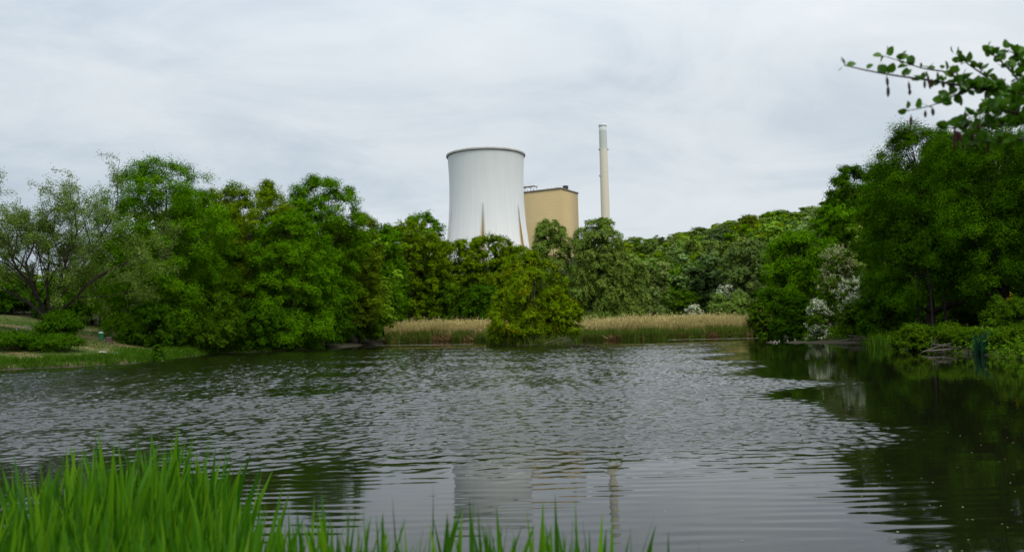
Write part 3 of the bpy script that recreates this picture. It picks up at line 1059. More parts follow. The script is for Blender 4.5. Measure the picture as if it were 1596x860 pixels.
# great trees of the right bank
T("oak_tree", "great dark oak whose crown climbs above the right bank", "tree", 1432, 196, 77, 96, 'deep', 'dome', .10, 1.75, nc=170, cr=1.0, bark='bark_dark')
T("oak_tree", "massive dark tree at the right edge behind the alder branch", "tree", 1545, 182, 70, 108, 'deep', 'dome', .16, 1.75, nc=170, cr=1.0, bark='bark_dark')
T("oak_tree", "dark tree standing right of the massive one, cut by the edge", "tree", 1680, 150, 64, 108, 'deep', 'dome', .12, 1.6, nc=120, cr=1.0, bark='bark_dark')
T("oak_tree", "mid green tree filling the gap behind the great dark oak", "tree", 1385, 252, 104, 62, 'deep', 'dome', .05, 1.7, nc=110, cr=1.0)
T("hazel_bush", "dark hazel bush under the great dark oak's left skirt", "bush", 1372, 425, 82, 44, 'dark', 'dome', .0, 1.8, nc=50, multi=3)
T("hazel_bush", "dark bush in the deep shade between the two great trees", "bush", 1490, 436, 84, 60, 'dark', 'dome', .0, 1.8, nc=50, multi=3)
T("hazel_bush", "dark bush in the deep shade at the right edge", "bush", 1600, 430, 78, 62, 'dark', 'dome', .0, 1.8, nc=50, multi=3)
T("broom_bush", "broom bush with yellow flowers at the right edge above the brambles", "bush", 1584, 462, 57, 24, 'shrub', 'dome', .0, 1.5, nc=36, cr=.4, multi=3,
  extra=[("blossom", 'yellowflower', .004, .9, lambda c, R, H: c[2] > .3 * H)])
T("broom_bush", "small broom bush with few yellow flowers deep in the shade", "bush", 1550, 456, 62, 16, 'shrub', 'dome', .0, 1.4, nc=26, cr=.4, multi=3,
  extra=[("blossom", 'yellowflower', .004, .9, lambda c, R, H: c[2] > .6 * H)])
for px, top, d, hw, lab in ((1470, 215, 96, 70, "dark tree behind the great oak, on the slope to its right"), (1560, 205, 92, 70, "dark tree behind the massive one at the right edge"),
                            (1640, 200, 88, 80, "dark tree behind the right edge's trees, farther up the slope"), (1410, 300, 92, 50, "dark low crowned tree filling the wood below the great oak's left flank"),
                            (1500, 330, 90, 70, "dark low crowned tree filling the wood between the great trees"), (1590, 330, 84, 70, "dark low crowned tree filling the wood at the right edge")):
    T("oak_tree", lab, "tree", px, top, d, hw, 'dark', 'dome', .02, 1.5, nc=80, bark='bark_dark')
# slim dark trunks of understorey trees below the great oak
for px, lab in ((1424, "leftmost slim dark understorey tree under the great oak"), (1447, "second slim dark understorey tree under the great oak"), (1463, "third slim dark understorey tree under the great oak, rightmost")):
    T("understorey_tree", lab, "tree", px, 330 + (px % 7) * 6, 70 + (px % 5), 30, 'dark', 'column', .62, 1.2, nc=26, bark='bark_dark', trunk_r=.14)

# bramble mounds along the right bank
for px, top, d, hw, lab in ((1425, 503, 58, 34, "leftmost bramble mound on the right bank"), (1478, 500, 57, 24, "taller green bramble mound behind the driftwood"),
                            (1500, 508, 54, 46, "wide bramble mound with bare brown stems behind the driftwood"), (1586, 506, 49, 42, "bramble mound at the right edge of the bank")):
    r = T("bramble_mound", lab, "bush", px, top, d, hw, 'bramble', 'mound', .05, 2.2, nc=90, cr=.42, leaf=.13, multi=3, squash=.6, bark='bark_dark')
# left bank bushes
T("osier_bush", "low olive osier bush at the left edge of the bank", "bush", 16, 516, 68.5, 40, 'dark', 'dome', 0, 1.8, nc=60, cr=.5, multi=5)
T("osier_bush", "low olive osier bush in front of the sparse willow", "bush", 84, 521, 70.0, 38, 'dark', 'mound', 0, 1.8, nc=60, cr=.5, multi=5)
T("elder_bush", "dark green bush wrapped round the sparse willow's trunk foot", "bush", 92, 486, 80.0, 32, 'dark', 'mound', 0, 2.0, nc=40, cr=.6, multi=4)
T("dock_plant", "small dark weed clump on the lawn near the water", "plant", 247, 536, 76.0, 8, 'dark', 'mound', 0, 1.8, nc=12, cr=.22, leaf=.14, multi=3)


# --- the sparse willow on the left bank: limbs grown branch by branch
def grow_tree(rng, starts, levels, split, decay, spread, wob_, up_):
    limbs, tips = [], []
    cur = starts
    for lv in range(levels):
        nxt = []
        for (p0, d0, ln, r0) in cur:
            n = 6
            pts = [np.array(p0)]
            dd = np.array(d0)
            for q in range(n):
                dd = unit(dd + rng.normal(scale=wob_, size=3) + np.array([0, 0, up_[lv]]))
                pts.append(pts[-1] + dd * ln / n)
            pts = np.array(pts)
            limbs.append((pts, np.linspace(r0, r0 * .5, n + 1)))
            if lv == levels - 1:
                tips.append(pts)
                continue
            for q in range(split[lv]):
                f = rng.uniform(.35, 1.0) if q else 1.0
                idx = min(int(f * n), n)
                sd_ = unit(dd + rng.normal(scale=spread[lv], size=3))
                nxt.append((pts[idx], sd_, ln * decay[lv] * rng.uniform(.75, 1.2), r0 * (.5 if q == 0 else .36)))
        cur = nxt
    return limbs, tips


rng = np.random.default_rng(42)
d = 83.0
wb = at(74, 500, d)
wz = float(gz(wb[0], d))
willow = empty("willow_tree", (wb[0], d, wz), "sparse grey green willow with bare visible branches on the left lawn", "tree")
HW = float(at(74, 255, d)[2]) - wz
starts = []
for a, tl, ln in ((0.2, .35, 6.6), (1.5, .55, 6.2), (2.6, .5, 6.6), (3.6, .42, 7.2), (4.6, .75, 6.0), (5.6, .55, 6.4), (0.9, .12, 7.6), (3.1, .95, 6.2), (0.0, .98, 6.6)):
    dv = unit(np.array([math.cos(a) * tl, math.sin(a) * tl, 1.0]))
    starts.append((np.array([dv[0] * .3, dv[1] * .3, 1.6]), dv, ln * HW / 15.5, .17))
limbs, tips = grow_tree(rng, starts, 4, (5, 4, 4), (.66, .62, .6), (.50, .55, .6), .13, (.02, .05, .02, -.04))
mb = MB()
mb.tube([(0.1, 0, -.4), (0, 0, .1), (-.05, 0, .8), (0, 0, 1.9)], [.62, .50, .43, .40], 9)
for pts, rad in limbs:
    mb.tube(pts, np.maximum(rad, .012), 5 if rad[0] < .08 else 7, False)
mb.build("trunk", M['bark_dark'], willow, True)
P, Tn = [], []
for pts in tips:
    n = 120
    f = rng.uniform(.1, 1.15, n)
    q = np.stack([np.interp(f * 6, np.arange(7), pts[:, e]) for e in range(3)], 1)
    q += rng.normal(scale=.22, size=q.shape)
    P.append(q)
    Tn.append(np.repeat((pts[-1] - pts[-2])[None], n, 0))
P, Tn = np.vstack(P), unit(np.vstack(Tn) + rng.normal(scale=.3, size=(sum(len(q) for q in P), 3)) * 0 if False else np.vstack(Tn))
Tn = unit(Tn + rng.normal(scale=.6, size=Tn.shape) - np.array([0, 0, .3]))
N = unit(rng.normal(size=P.shape) + np.array([0, 0, .7]))
V, Fq = leaf_quads(P, Tn, N, rng.uniform(.12, .25, len(P)), rng.uniform(.05, .09, len(P)))
link("crown", np_mesh("crown", V, Fq, tint=rng.random(len(P))), M['poplar'], willow)
mb = MB()
mb.box((.06, -.52, 1.05), (.34, .06, .42), .1)
mb.build("bark_scar", M['bark_pale'], willow)

# --- wooded hill: individual trees, copies of five kinds
SKY_X = [560, 640, 700, 760, 820, 900, 965, 1000, 1060, 1130, 1200, 1240, 1280, 1310, 1345, 1400, 1700]
SKY_Y = [372, 372, 392, 395, 402, 380, 377, 368, 363, 347, 331, 327, 321, 300, 292, 262, 255]


def far_proto(name, kind, prof, H, Rx, n, droop=0.0, bark='bark'):
    SEED[0] += 1
    rng = np.random.default_rng(SEED[0] * 31)
    V, Fq, tint, cen, csz = crown_parts(rng, Rx, Rx, H * .06, H, prof, 48, Rx * .27, n * 2, .44, .31, droop)
    root = empty(name, (0, 0, 0), "broadleaf tree in the wood covering the far hillside", "tree", "trees of the wooded hillside")
    link("trunk", trunk_mesh(rng, cen, H * .1, H, .2, Rx, 12), M[bark], root)
    link("crown", np_mesh("crown", V, Fq, tint=tint), M[kind], root)
    return root, H


protos = [far_proto("hill_tree", 'far', 'round', 13, 5.0, 5200), far_proto("hill_tree", 'far', 'dome', 12, 5.4, 5200),
          far_proto("hill_tree", 'far', 'egg', 14, 4.6, 4800), far_proto("hill_tree", 'far', 'round', 11, 4.6, 4600, .25),
          far_proto("hill_tree", 'far', 'dome', 14, 5.8, 5600)]
rng = np.random.default_rng(77)
placed = []
used = [0] * 5
tries = 0
while len(placed) < 262 and tries < 60000:
    tries += 1
    if rng.random() < .82:
        px = rng.uniform(955, 1420)
        d = 165 + 330 * rng.random() ** 1.25
    else:
        px = rng.uniform(1400, 1800)
        d = rng.uniform(100, 230)
    x = (px - CX) / F * d
    if px > 1400 and d < 110:
        continue
    if px < 985 and d < 300:
        continue
    if any((x - a) ** 2 + (d - b) ** 2 < (6.0 + .006 * d) ** 2 for a, b in placed):
        continue
    z = float(gz(x, d))
    lim = float(at(px, np.interp(px, SKY_X, SKY_Y), d)[2]) - z
    want = rng.uniform(9, 16)
    h = min(want, lim * rng.uniform(.76, 1.10))
    if h < 6.0:
        continue
    placed.append((x, d))
    k = int(rng.integers(0, 5))
    root, H0 = protos[k]
    s = h / H0
    sx = max(s, .75) * rng.uniform(1.0, 1.35)
    if used[k] == 0:
        used[k] = 1
        root.location = (x, d, z - .2)
        root.rotation_euler = (0, 0, rng.uniform(0, 6.28))
        root.scale = (sx, sx, s)
    else:
        dup(root, (x, d, z - .2), rng.uniform(0, 6.28), (sx, sx, s))
# trees standing behind the shore trees
nb = 0
for px in list(range(-140, 620, 34)) + list(range(620, 1000, 30)):
    d = 150 + 22 * rng.random() + (62 if px > 540 else 0)
    if px < 620:
        lim_y = np.interp(px, [-120, 0, 160, 250, 400, 500, 560, 620], [400, 420, 400, 300, 330, 330, 365, 372]) + rng.uniform(0, 14)
    else:
        lim_y = np.interp(px, SKY_X, SKY_Y) + 12 + rng.uniform(0, 14)
    p_ = at(px, lim_y, d)
    z = float(gz(p_[0], d))
    h = p_[2] - z
    root, H0 = protos[int(rng.integers(0, 5))]
    r = dup(root, (p_[0], d, z - .2), rng.uniform(0, 6.28), (max(h / H0, .8), max(h / H0, .8), h / H0), "broadleaf tree in the second row behind the shore trees")
    r["group"] = "trees behind the shore trees"
    r.name = "background_tree"


# ------------------------------------------------------------------ reeds and grass
def strips(rng, base, tip_dir, length, width, bend, nseg=3, tint=None):
    """flat tapered blades: base (n,3), unit dirs, lengths"""
    n = len(base)
    side = unit(np.cross(tip_dir, rng.normal(size=(n, 3))))
    bd = unit(rng.normal(size=(n, 3)) * np.array([1, 1, .2]))
    V = []
    for q in range(nseg + 1):
        u = q / nseg
        c = base + tip_dir * (length * u)[:, None] + bd * (bend * length * u * u)[:, None]
        c[:, 2] -= .5 * bend * length * u ** 3
        w = width * (1 - u) ** .6 * (1 if q else .8)
        if q == nseg:
            w = width * .06
        V.append(c - side * np.reshape(w, (-1, 1)) * .5)
        V.append(c + side * np.reshape(w, (-1, 1)) * .5)
    V = np.stack(V, 1)
    k = 2 * (nseg + 1)
    b = np.arange(n)[:, None] * k
    Fq = np.concatenate([np.stack([b[:, 0] + 2 * q, b[:, 0] + 2 * q + 1, b[:, 0] + 2 * q + 3, b[:, 0] + 2 * q + 2], 1)[:, None] for q in range(nseg)], 1).reshape(-1, 4)
    tt = rng.random(n) if tint is None else tint
    return V.reshape(-1, 3), Fq, np.repeat(tt, nseg)


def join(parts):
    V, Fq, tt, n = [], [], [], 0
    for v, f, q in parts:
        V.append(v)
        Fq.append(f + n)
        tt.append(q)
        n += len(v)
    return np.vstack(V), np.vstack(Fq), np.concatenate(tt)


def reed_zone(rng, px0, px1, n, sd0, sd1):
    """random points on the land strip sd0..sd1 m behind the water's edge"""
    pts = []
    while sum(len(q) for q in pts) < n:
        px = rng.uniform(px0, px1, 6000)
        d = rng.uniform(95, 205, 6000)
        x = (px - CX) / F * d
        s = pond_sd(x, d)
        k = (s > sd0) & (s < sd1)
        pts.append(np.stack([x[k], d[k]], 1))
    return np.vstack(pts)[:n]


def reed_bed(px0, px1, n, label_dry, label_green, htop):
    rng = np.random.default_rng(px0)
    b = reed_zone(rng, px0, px1, n, .5, 8.0)
    z = np.maximum(gz(b[:, 0], b[:, 1]), -.1)
    hv = htop * (1 + .16 * wob(b[:, 0], b[:, 1], 1.1, 9) + .12 * wob(b[:, 0], b[:, 1], 4.5, 19)) * rng.uniform(.55, 1.12, n)
    base = np.column_stack([b, z])
    up_ = unit(np.column_stack([rng.normal(scale=.08, size=n) + .12 * wob(b[:, 0], b[:, 1], 1.4, 71), rng.normal(scale=.09, size=n), np.ones(n)]))
    hv = np.where(rng.random(n) < .05, hv * 1.22, hv)
    ptint = np.clip(.45 * rng.random(n) + .30 + .45 * wob(b[:, 0], b[:, 1], 1.8, 91), 0, 1)
    A = strips(rng, base, up_, hv, np.full(n, .05), rng.uniform(0, .09, n), 3, ptint)
    # feathery plumes
    tp = base + up_ * (hv * .97)[:, None]
    pl_ = unit(up_ + rng.normal(scale=.25, size=(n, 3)))
    B = strips(rng, tp - up_ * .25, pl_, rng.uniform(.25, .5, n), np.full(n, .12), rng.uniform(.1, .4, n), 2, rng.uniform(.5, 1, n))
    # broken stalks leaning out over the water
    nk = n // 14
    bb = reed_zone(rng, px0, px1, nk, -.5, 1.0)
    lz = np.maximum(gz(bb[:, 0], bb[:, 1]), 0) + rng.uniform(0, .3, nk)
    ld = unit(np.column_stack([rng.normal(scale=.9, size=nk), -rng.uniform(.0, .5, nk), rng.uniform(.15, .9, nk)]))
    C_ = strips(rng, np.column_stack([bb, lz]), ld, rng.uniform(.7, 1.6, nk), np.full(nk, .06), np.full(nk, .05), 2)
    V, Fq, tt = join([A, B, C_])
    tag(link("reeds", np_mesh("reeds", V, Fq, tint=tt), M['reed']), label_dry, "reeds", None, "stuff")
    ng = int(n * 1.0)
    b = reed_zone(rng, px0, px1, ng * 3, -.9, 1.6)
    keep = wob(b[:, 0], b[:, 1], 1.1, 21) > -.12
    b = b[keep][:ng]
    ng = len(b)
    z = np.maximum(gz(b[:, 0], b[:, 1]), -.1)
    up_ = unit(np.column_stack([rng.normal(scale=.14, size=ng), rng.normal(scale=.14, size=ng), np.ones(ng)]))
    A = strips(rng, np.column_stack([b, z]), up_, rng.uniform(.7, 2.1, ng), np.full(ng, .09), rng.uniform(.05, .3, ng), 3)
    tag(link("reed_shoots", np_mesh("reed_shoots", *A[:2], tint=A[2]), M['shoot']), label_green, "reeds", None, "stuff")
    nl = int(n * .7)
    b = reed_zone(rng, px0, px1, nl, -.7, .9)
    up_ = unit(np.column_stack([rng.normal(scale=.3, size=nl), rng.normal(scale=.3, size=nl), np.ones(nl)]))
    A = strips(rng, np.column_stack([b, np.maximum(gz(b[:, 0], b[:, 1]), -.05)]), up_, rng.uniform(.4, 1.4, nl), np.full(nl, .08), rng.uniform(.05, .4, nl), 2)
    tag(link("reed_litter", np_mesh("reed_litter", *A[:2], tint=A[2]), M['dryleaf']), "brown broken reed stalks at the foot of " + label_dry.split(" with")[0].replace("tan ", "the "), "reeds", None, "stuff")


reed_bed(893, 1206, 18000, "tan dry reed bed right of the islet with feathery tops", "fresh green shoots along the right reed bed's water edge", 2.9)
reed_bed(600, 800, 11000, "tan dry reed bed left of the islet with feathery tops", "fresh green shoots along the left reed bed's water edge", 3.1)

# shaggy grass along the left bank's edge and short grass on the lawn
rng = np.random.default_rng(5)


def scatter(n, px0, px1, d0, d1, cond):
    outp = []
    c = 0
    while c < n:
        px = rng.uniform(px0, px1, 8000)
        d = rng.uniform(d0, d1, 8000)
        x = (px - CX) / F * d
        s = pond_sd(x, d)
        k = cond(x, d, s, px)
        outp.append(np.stack([x[k], d[k]], 1))
        c += int(k.sum())
    return np.vstack(outp)[:n]


b = scatter(13000, -90, 345, 55, 105, lambda x, d, s, px: (s > -.15) & (s < 2.0 + 1.2 * wob(x, d, 1.5, 31)))
n = len(b)
hv = rng.uniform(.2, .7, n) * (1 + .45 * wob(b[:, 0], b[:, 1], .8, 8))
A = strips(rng, np.column_stack([b, np.maximum(gz(b[:, 0], b[:, 1]), -.02)]), unit(np.column_stack([rng.normal(scale=.3, size=(n, 2)), np.ones(n)])), np.maximum(hv, .2), np.full(n, .06), rng.uniform(.1, .5, n), 3)
tag(link("bank_grass", np_mesh("bank_grass", *A[:2], tint=A[2]), M['grass']), "shaggy green grass fringing the left bank's water edge", "grass", None, "stuff")
b = scatter(11000, -90, 345, 60, 112, lambda x, d, s, px: (s > 1.0) & (s < 34) & (wob(x, d, 3.0, 12) > -.15))
n = len(b)
A = strips(rng, np.column_stack([b, gz(b[:, 0], b[:, 1]) - .02]), unit(np.column_stack([rng.normal(scale=.4, size=(n, 2)), np.ones(n)])), rng.uniform(.08, .26, n), np.full(n, .07), rng.uniform(.1, .5, n), 2)
tag(link("lawn_grass", np_mesh("lawn_grass", *A[:2], tint=A[2]), M['grass']), "short green grass on the left lawn", "grass", None, "stuff")
b = scatter(4500, -90, 300, 70, 112, lambda x, d, s, px: (s > 4) & (s < 34) & (wob(x, d, 3.0, 12) < .05))
n = len(b)
A = strips(rng, np.column_stack([b, gz(b[:, 0], b[:, 1]) - .02]), unit(np.column_stack([rng.normal(scale=.5, size=(n, 2)), np.ones(n)])), rng.uniform(.06, .2, n), np.full(n, .07), rng.uniform(.1, .5, n), 2)
tag(link("dry_grass", np_mesh("dry_grass", *A[:2], tint=A[2]), M['drygrass']), "dry straw coloured grass patches on the left lawn", "grass", None, "stuff")
for px0, px1, mk, n, lab in ((325, 600, 'dark', 9000, "dark undergrowth along the shaded left shore"), (1196, 1720, 'shrub', 16000, "low green undergrowth along the right bank")):
    b = scatter(n, px0, px1, 34, 118, lambda x, d, s, px: (s > -.25) & (s < 4.5))
    hh_ = gz(b[:, 0], b[:, 1]) + rng.random(n) ** 1.5 * (.75 + .45 * wob(b[:, 0], b[:, 1], .9, 18))
    P = np.column_stack([b, np.maximum(hh_, .02)])
    Vq, Fq = leaf_quads(P, unit(rng.normal(size=P.shape)), unit(rng.normal(size=P.shape) * .5 + np.array([0, -.2, .6])), rng.uniform(.12, .3, n), rng.uniform(.08, .18, n))
    tag(link("undergrowth", np_mesh("undergrowth", Vq, Fq, tint=rng.random(n)), M[mk]), lab, "undergrowth", None, "stuff")
# rushes on the islet's edge
b = []
while len(b) < 1500:
    a = rng.uniform(0, 6.28)
    q = rng.uniform(.72, 1.05)
    x, y = ISLE[0] + 6.0 * q * math.cos(a), ISLE[1] + 3.0 * q * math.sin(a)
    b.append((x, y))
b = np.array(b)
n = len(b)
A = strips(rng, np.column_stack([b, np.maximum(gz(b[:, 0], b[:, 1]), -.05)]), unit(np.column_stack([rng.normal(scale=.22, size=(n, 2)), np.ones(n)])), rng.uniform(.6, 1.7, n), np.full(n, .08), rng.uniform(.05, .3, n), 3)
tag(link("islet_rushes", np_mesh("islet_rushes", *A[:2], tint=A[2]), M['shoot']), "green rushes round the islet's waterline", "rushes", None, "stuff")
# iris clumps on the right bank
for px, py, w, mk, lab in ((1537, 553, .55, 'iris', "blue green iris clump between two bramble mounds"), (1374, 541, .8, 'grass', "bright green iris clump at the left end of the brambles")):
    c = on_water(px, py)
    n = 90
    b = c + rng.normal(scale=w * .5, size=(n, 2)) * np.array([1, .6]) + np.array([0, .4])
    A = strips(rng, np.column_stack([b, np.maximum(gz(b[:, 0], b[:, 1]), -.05)]), unit(np.column_stack([rng.normal(scale=.12, size=(n, 2)), np.ones(n)])), rng.uniform(.8, 1.5, n), np.full(n, .07), rng.uniform(.02, .2, n), 4)
    tag(link("iris_clump", np_mesh("iris_clump", *A[:2], tint=A[2]), M[mk]), lab, "iris")

# ------------------------------------------------------------------ bars, stones, driftwood, lawn things
for (pa, pb, wd, lab) in (((585, 538), (735, 536.5), .6, "left"), ((1040, 529.5), (1182, 526.5), .6, "right")):
    a, b = on_water(*pa), on_water(*pb)
    n = 60
    u = np.linspace(0, 1, n)
    c = a + (b - a) * u[:, None]
    hw_ = wd * np.sin(np.pi * np.clip(u, .02, .98)) ** .5 * np.maximum(.1, .7 + .9 * wob(c[:, 0], c[:, 1], .9, 14))
    V = []
    for q, (off, z) in enumerate(((-1.1, -.06), (-.6, .01), (.3, .018), (1.1, -.06))):
        V.append(np.column_stack([c[:, 0], c[:, 1] + off * hw_, np.full(n, z) + .015 * wob(c[:, 0] * 3, c[:, 1] + q, .6, 15)]))
    V = np.stack(V, 1).reshape(-1, 3)
    Fq = [[e * 4 + q, (e + 1) * 4 + q, (e + 1) * 4 + q + 1, e * 4 + q + 1] for e in range(n - 1) for q in range(3)]
    tag(link("mud_bank", np_mesh("mud_bank", V, Fq, True), M['mud']), kind='structure')


def stone(loc, s, label, group):
    r = np.random.default_rng(int(abs(loc[0] * 1000)) + 3)
    nu, nv = 10, 6
    V, Fq = [], []
    for q in range(nv + 1):
        ph = math.pi * q / nv
        for e in range(nu):
            a = 2 * math.pi * e / nu
            k = 1 + .16 * math.sin(3 * a + ph * 2 + r.uniform(0, .2)) + r.uniform(-.07, .07) * math.sin(ph)
            V.append((s[0] * k * math.sin(ph) * math.cos(a), s[1] * k * math.sin(ph) * math.sin(a), s[2] * math.cos(ph)))
    for q in range(nv):
        for e in range(nu):
            Fq.append((q * nu + e, (q + 1) * nu + e, (q + 1) * nu + (e + 1) % nu, q * nu + (e + 1) % nu))
    o = link("stone", np_mesh("stone", V, Fq, True), M['stone'], None, [float(v) for v in loc])
    o.rotation_euler = (r.uniform(-.2, .2), r.uniform(-.2, .2), r.uniform(0, 6))
    tag(o, label, "stone", group)


for px, py in ((1201.5, 533.2), (1206.5, 534), (1208, 532.2), (1211, 534), (1214.5, 532), (1227.5, 531.3), (1239.5, 530.2), (1273, 529.4), (1285, 532)):
    w = on_water(px, py)
    z = max(float(gz(w[0], w[1])), 0.0)
    w = at(px, py, w[1] - z * 30)
    z = max(float(gz(w[0], w[1])), 0.0)
    stone((w[0], w[1], z + .05), (.11, .09, .075), "small pale stone on the gravel spit at the waterline", "pale stones on the gravel spit")
for px, d, lab, s in ((160, 72.5, "larger of the two flat pale stones on the lawn's edge", (.55, .4, .13)), (180, 72.8, "smaller of the two flat pale stones on the lawn's edge", (.42, .34, .11))):
    x = (px - CX) / F * d
    stone((x, d, float(gz(x, d)) + .06), s, lab, "flat stones on the left bank")
for px, py, lab in ((250, 562, "pale stone in the grass at the left bank's waterline"),):
    w = on_water(px, py)
    stone((w[0], w[1] + .2, .12), (.25, .2, .2), lab, None)

# green litter bin with pale lid on the lawn
dB = 87.0
bx = (156.5 - CX) / F * dB
bz = float(gz(bx, dB))
bin_ = empty("litter_bin", (bx, dB, bz), "green plastic litter bin with a pale lid on the left lawn", "bin")
mb = MB()
mb.tube([(0, 0, 0), (0, 0, .02), (0, 0, .4), (0, 0, .78), (0, 0, .8)], [.20, .215, .235, .255, .27], 18)
mb.build("body", M['greenplastic'], bin_, True)
mb = MB()
mb.tube([(0, 0, .803), (0, 0, .84), (0, 0, .92), (0, 0, .97)], [.285, .285, .2, .06], 18)
mb.build("lid", M['palelid'], bin_, True)
# dark stump beside it
sx = (168.5 - CX) / F * (dB - .3)
sz = float(gz(sx, dB - .3))
st = empty("tree_stump", (sx, dB - .3, sz), "short dark tree stump beside the green litter bin", "stump")
mb = MB()
a = np.arange(14) / 14 * 6.283
prf = [(.42, -.15), (.36, .1), (.31, .35), (.30, .58)]
V = np.vstack([np.stack([(r + .03 * np.sin(3 * a + z * 3)) * np.cos(a), (r + .03 * np.cos(4 * a)) * np.sin(a), np.full(14, z) + (.05 * np.sin(a) if q == 3 else 0)], 1) for q, (r, z) in enumerate(prf)])
Fq = [[q * 14 + e, q * 14 + (e + 1) % 14, q * 14 + 14 + (e + 1) % 14, q * 14 + 14 + e] for q in range(3) for e in range(14)]
mb.add(V, Fq)
mb.build("bark", M['stump'], st, True)
Vt = np.vstack([V[-14:] * np.array([.98, .98, 1]), [[0, 0, .585]]])
mb = MB()
mb.add(Vt, [[14, e, e + 1, (e + 2) % 14] for e in range(0, 14, 2)])
mb.build("cut_face", M['driftwood'], st)
# low bench
db = 84.5
bx = (37 - CX) / F * db
bz = float(gz(bx, db))
bench = empty("bench", (bx, db, bz), "low pale grey bench left of the sparse willow's trunk", "bench")
bench.rotation_euler = (0, 0, .25)
mb = MB()
for q in (-.13, 0, .13):
    mb.box((0, q, .46), (1.8, .115, .05))
mb.build("seat", M['plank'], bench)
for q in (-.65, .65):
    mb = MB()
    mb.box((q, 0, .215), (.10, .34, .43))
    mb.build("leg", M['plank'], bench)


def driftwood(name, loc, pieces, label, cat, seed, mat='driftwood'):
    r = np.random.default_rng(seed)
    mb = MB()
    for (p0, p1, r0, kids) in pieces:
        u = np.linspace(0, 1, 8)[:, None]
        c = np.array(p0) * (1 - u) + np.array(p1) * u + np.cumsum(r.normal(scale=.03, size=(8, 3)), 0)
        mb.tube(c, np.linspace(r0, r0 * .4, 8), 7)
        for q in range(kids):
            b0 = c[int(r.integers(2, 7))]
            dv = unit(np.array(p1) - np.array(p0) + r.normal(scale=.9, size=3) + np.array([0, 0, .3]))
            e = b0 + dv * r.uniform(.3, .9)
            mb.tube([b0, (b0 + e) / 2 + r.normal(scale=.05, size=3), e], [r0 * .4, r0 * .28, r0 * .1], 5)
    return tag(mb.build(name, M[mat], None, True, [float(v) for v in loc]), label, cat)


w = on_water(1480, 550)
driftwood("driftwood", (w[0], w[1] - .3, .1), [((-1.6, 0, .05), (1.6, .1, .35), .06, 9), ((-1.0, .3, .5), (1.3, -.2, .1), .05, 8), ((-.2, .2, .2), (1.9, .1, .05), .05, 8), ((-1.9, .1, .0), (.2, .3, .5), .045, 8)],
          "tangle of bare grey dead branches below the wide bramble mound", "driftwood", 3)
w = on_water(1335, 535)
driftwood("driftwood", (w[0], w[1] + .8, .2), [((-1.8, 0, .0), (1.4, .3, .5), .05, 9), ((-1.0, .3, .1), (1.6, -.1, .3), .05, 9), ((-.4, .2, .6), (1.5, .1, .1), .045, 8)],
          "heap of dead brown twigs at the root of the gravel spit", "driftwood", 8)
w = on_water(905, 540.5)
driftwood("fallen_log", (w[0], w[1], .08), [((-1.2, 0, .0), (1.1, .1, .12), .13, 4), ((.4, .1, .1), (1.5, .2, .5), .05, 2), ((-.6, 0, .1), (-1.2, .1, .7), .05, 2)],
          "dark fallen log lying in the water at the islet's right end", "log", 5, 'bark_dark')
w = on_water(868, 539)
driftwood("driftwood", (w[0], w[1] + .4, .2), [((-1.6, .2, .1), (1.2, 0, .9), .06, 7), ((-.2, 0, .1), (1.9, .2, .3), .05, 7), ((.2, .1, .9), (2.0, 0, .1), .05, 6)],
          "grey dead branches dipping into the water under the islet willow", "driftwood", 6)

# floating petals and bits on the calm water to the right
rng = np.random.default_rng(12)
P = []
while len(P) < 130:
    px, py = rng.uniform(1000, 1640), rng.uniform(575, 930) ** 1.0
    w = on_water(px, py)
    if pond_sd(np.array([w[0]]), np.array([w[1]]))[0] < -.5 and rng.random() < .25 + .75 * (px > 1330):
        P.append((w[0], w[1], .006))
P = np.array(P)
n = len(P)
V, Fq = leaf_quads(P, unit(np.column_stack([rng.normal(size=(n, 2)), np.zeros(n)])), np.repeat([[0, 0, 1.0]], n, 0), rng.uniform(.015, .045, n), rng.uniform(.01, .024, n))
tag(link("floating_petals", np_mesh("floating_petals", V, Fq, tint=rng.random(n)), M['petal']), "scattered pale petals floating on the calm dark water", "petals", None, "stuff")


# ------------------------------------------------------------------ foreground reed blades
def blades(rng, base, length, lean, width, nseg=7):
    """sword-shaped blades folded along the midrib, curving over a little"""
    n = len(base)
    a = rng.uniform(0, 6.283, n)
    dirh = np.stack([np.cos(a), np.sin(a), np.zeros(n)], 1)
    dv = unit(np.column_stack([lean * dirh[:, 0], lean * dirh[:, 1], np.ones(n)]))
    fa = rng.uniform(0, 6.283, n)
    side = unit(np.stack([np.cos(fa), np.sin(fa), np.zeros(n)], 1))
    nrm = unit(np.cross(side, dv))
    bend = rng.uniform(.01, .14, n)
    bend[0] = .02
    rows = []
    for q in range(nseg + 1):
        u = q / nseg
        c = base + dv * (length * u)[:, None] + dirh * (bend * length * u ** 2.4)[:, None]
        c[:, 2] -= .35 * bend * length * u ** 3
        w = width * (.72 + .6 * u * (1 - u) * 1.6) * (1 - u ** 4.5) ** .9
        w = np.maximum(w, width * .03)[:, None] * .5
        rows.append(np.stack([c - side * w, c + nrm * w * .35, c + side * w], 1))
    V = np.stack(rows, 1)      # n, nseg+1, 3, 3
    k = 3 * (nseg + 1)
    b0 = np.arange(n) * k
    Fq = []
    for q in range(nseg):
        for e in (0, 1):
            Fq.append(np.stack([b0 + 3 * q + e, b0 + 3 * q + e + 1, b0 + 3 * q + 4 + e, b0 + 3 * q + 3 + e], 1))
    Fq = np.stack(Fq, 1).reshape(-1, 4)
    return V.reshape(-1, 3), Fq, np.repeat(rng.random(n), nseg * 2)


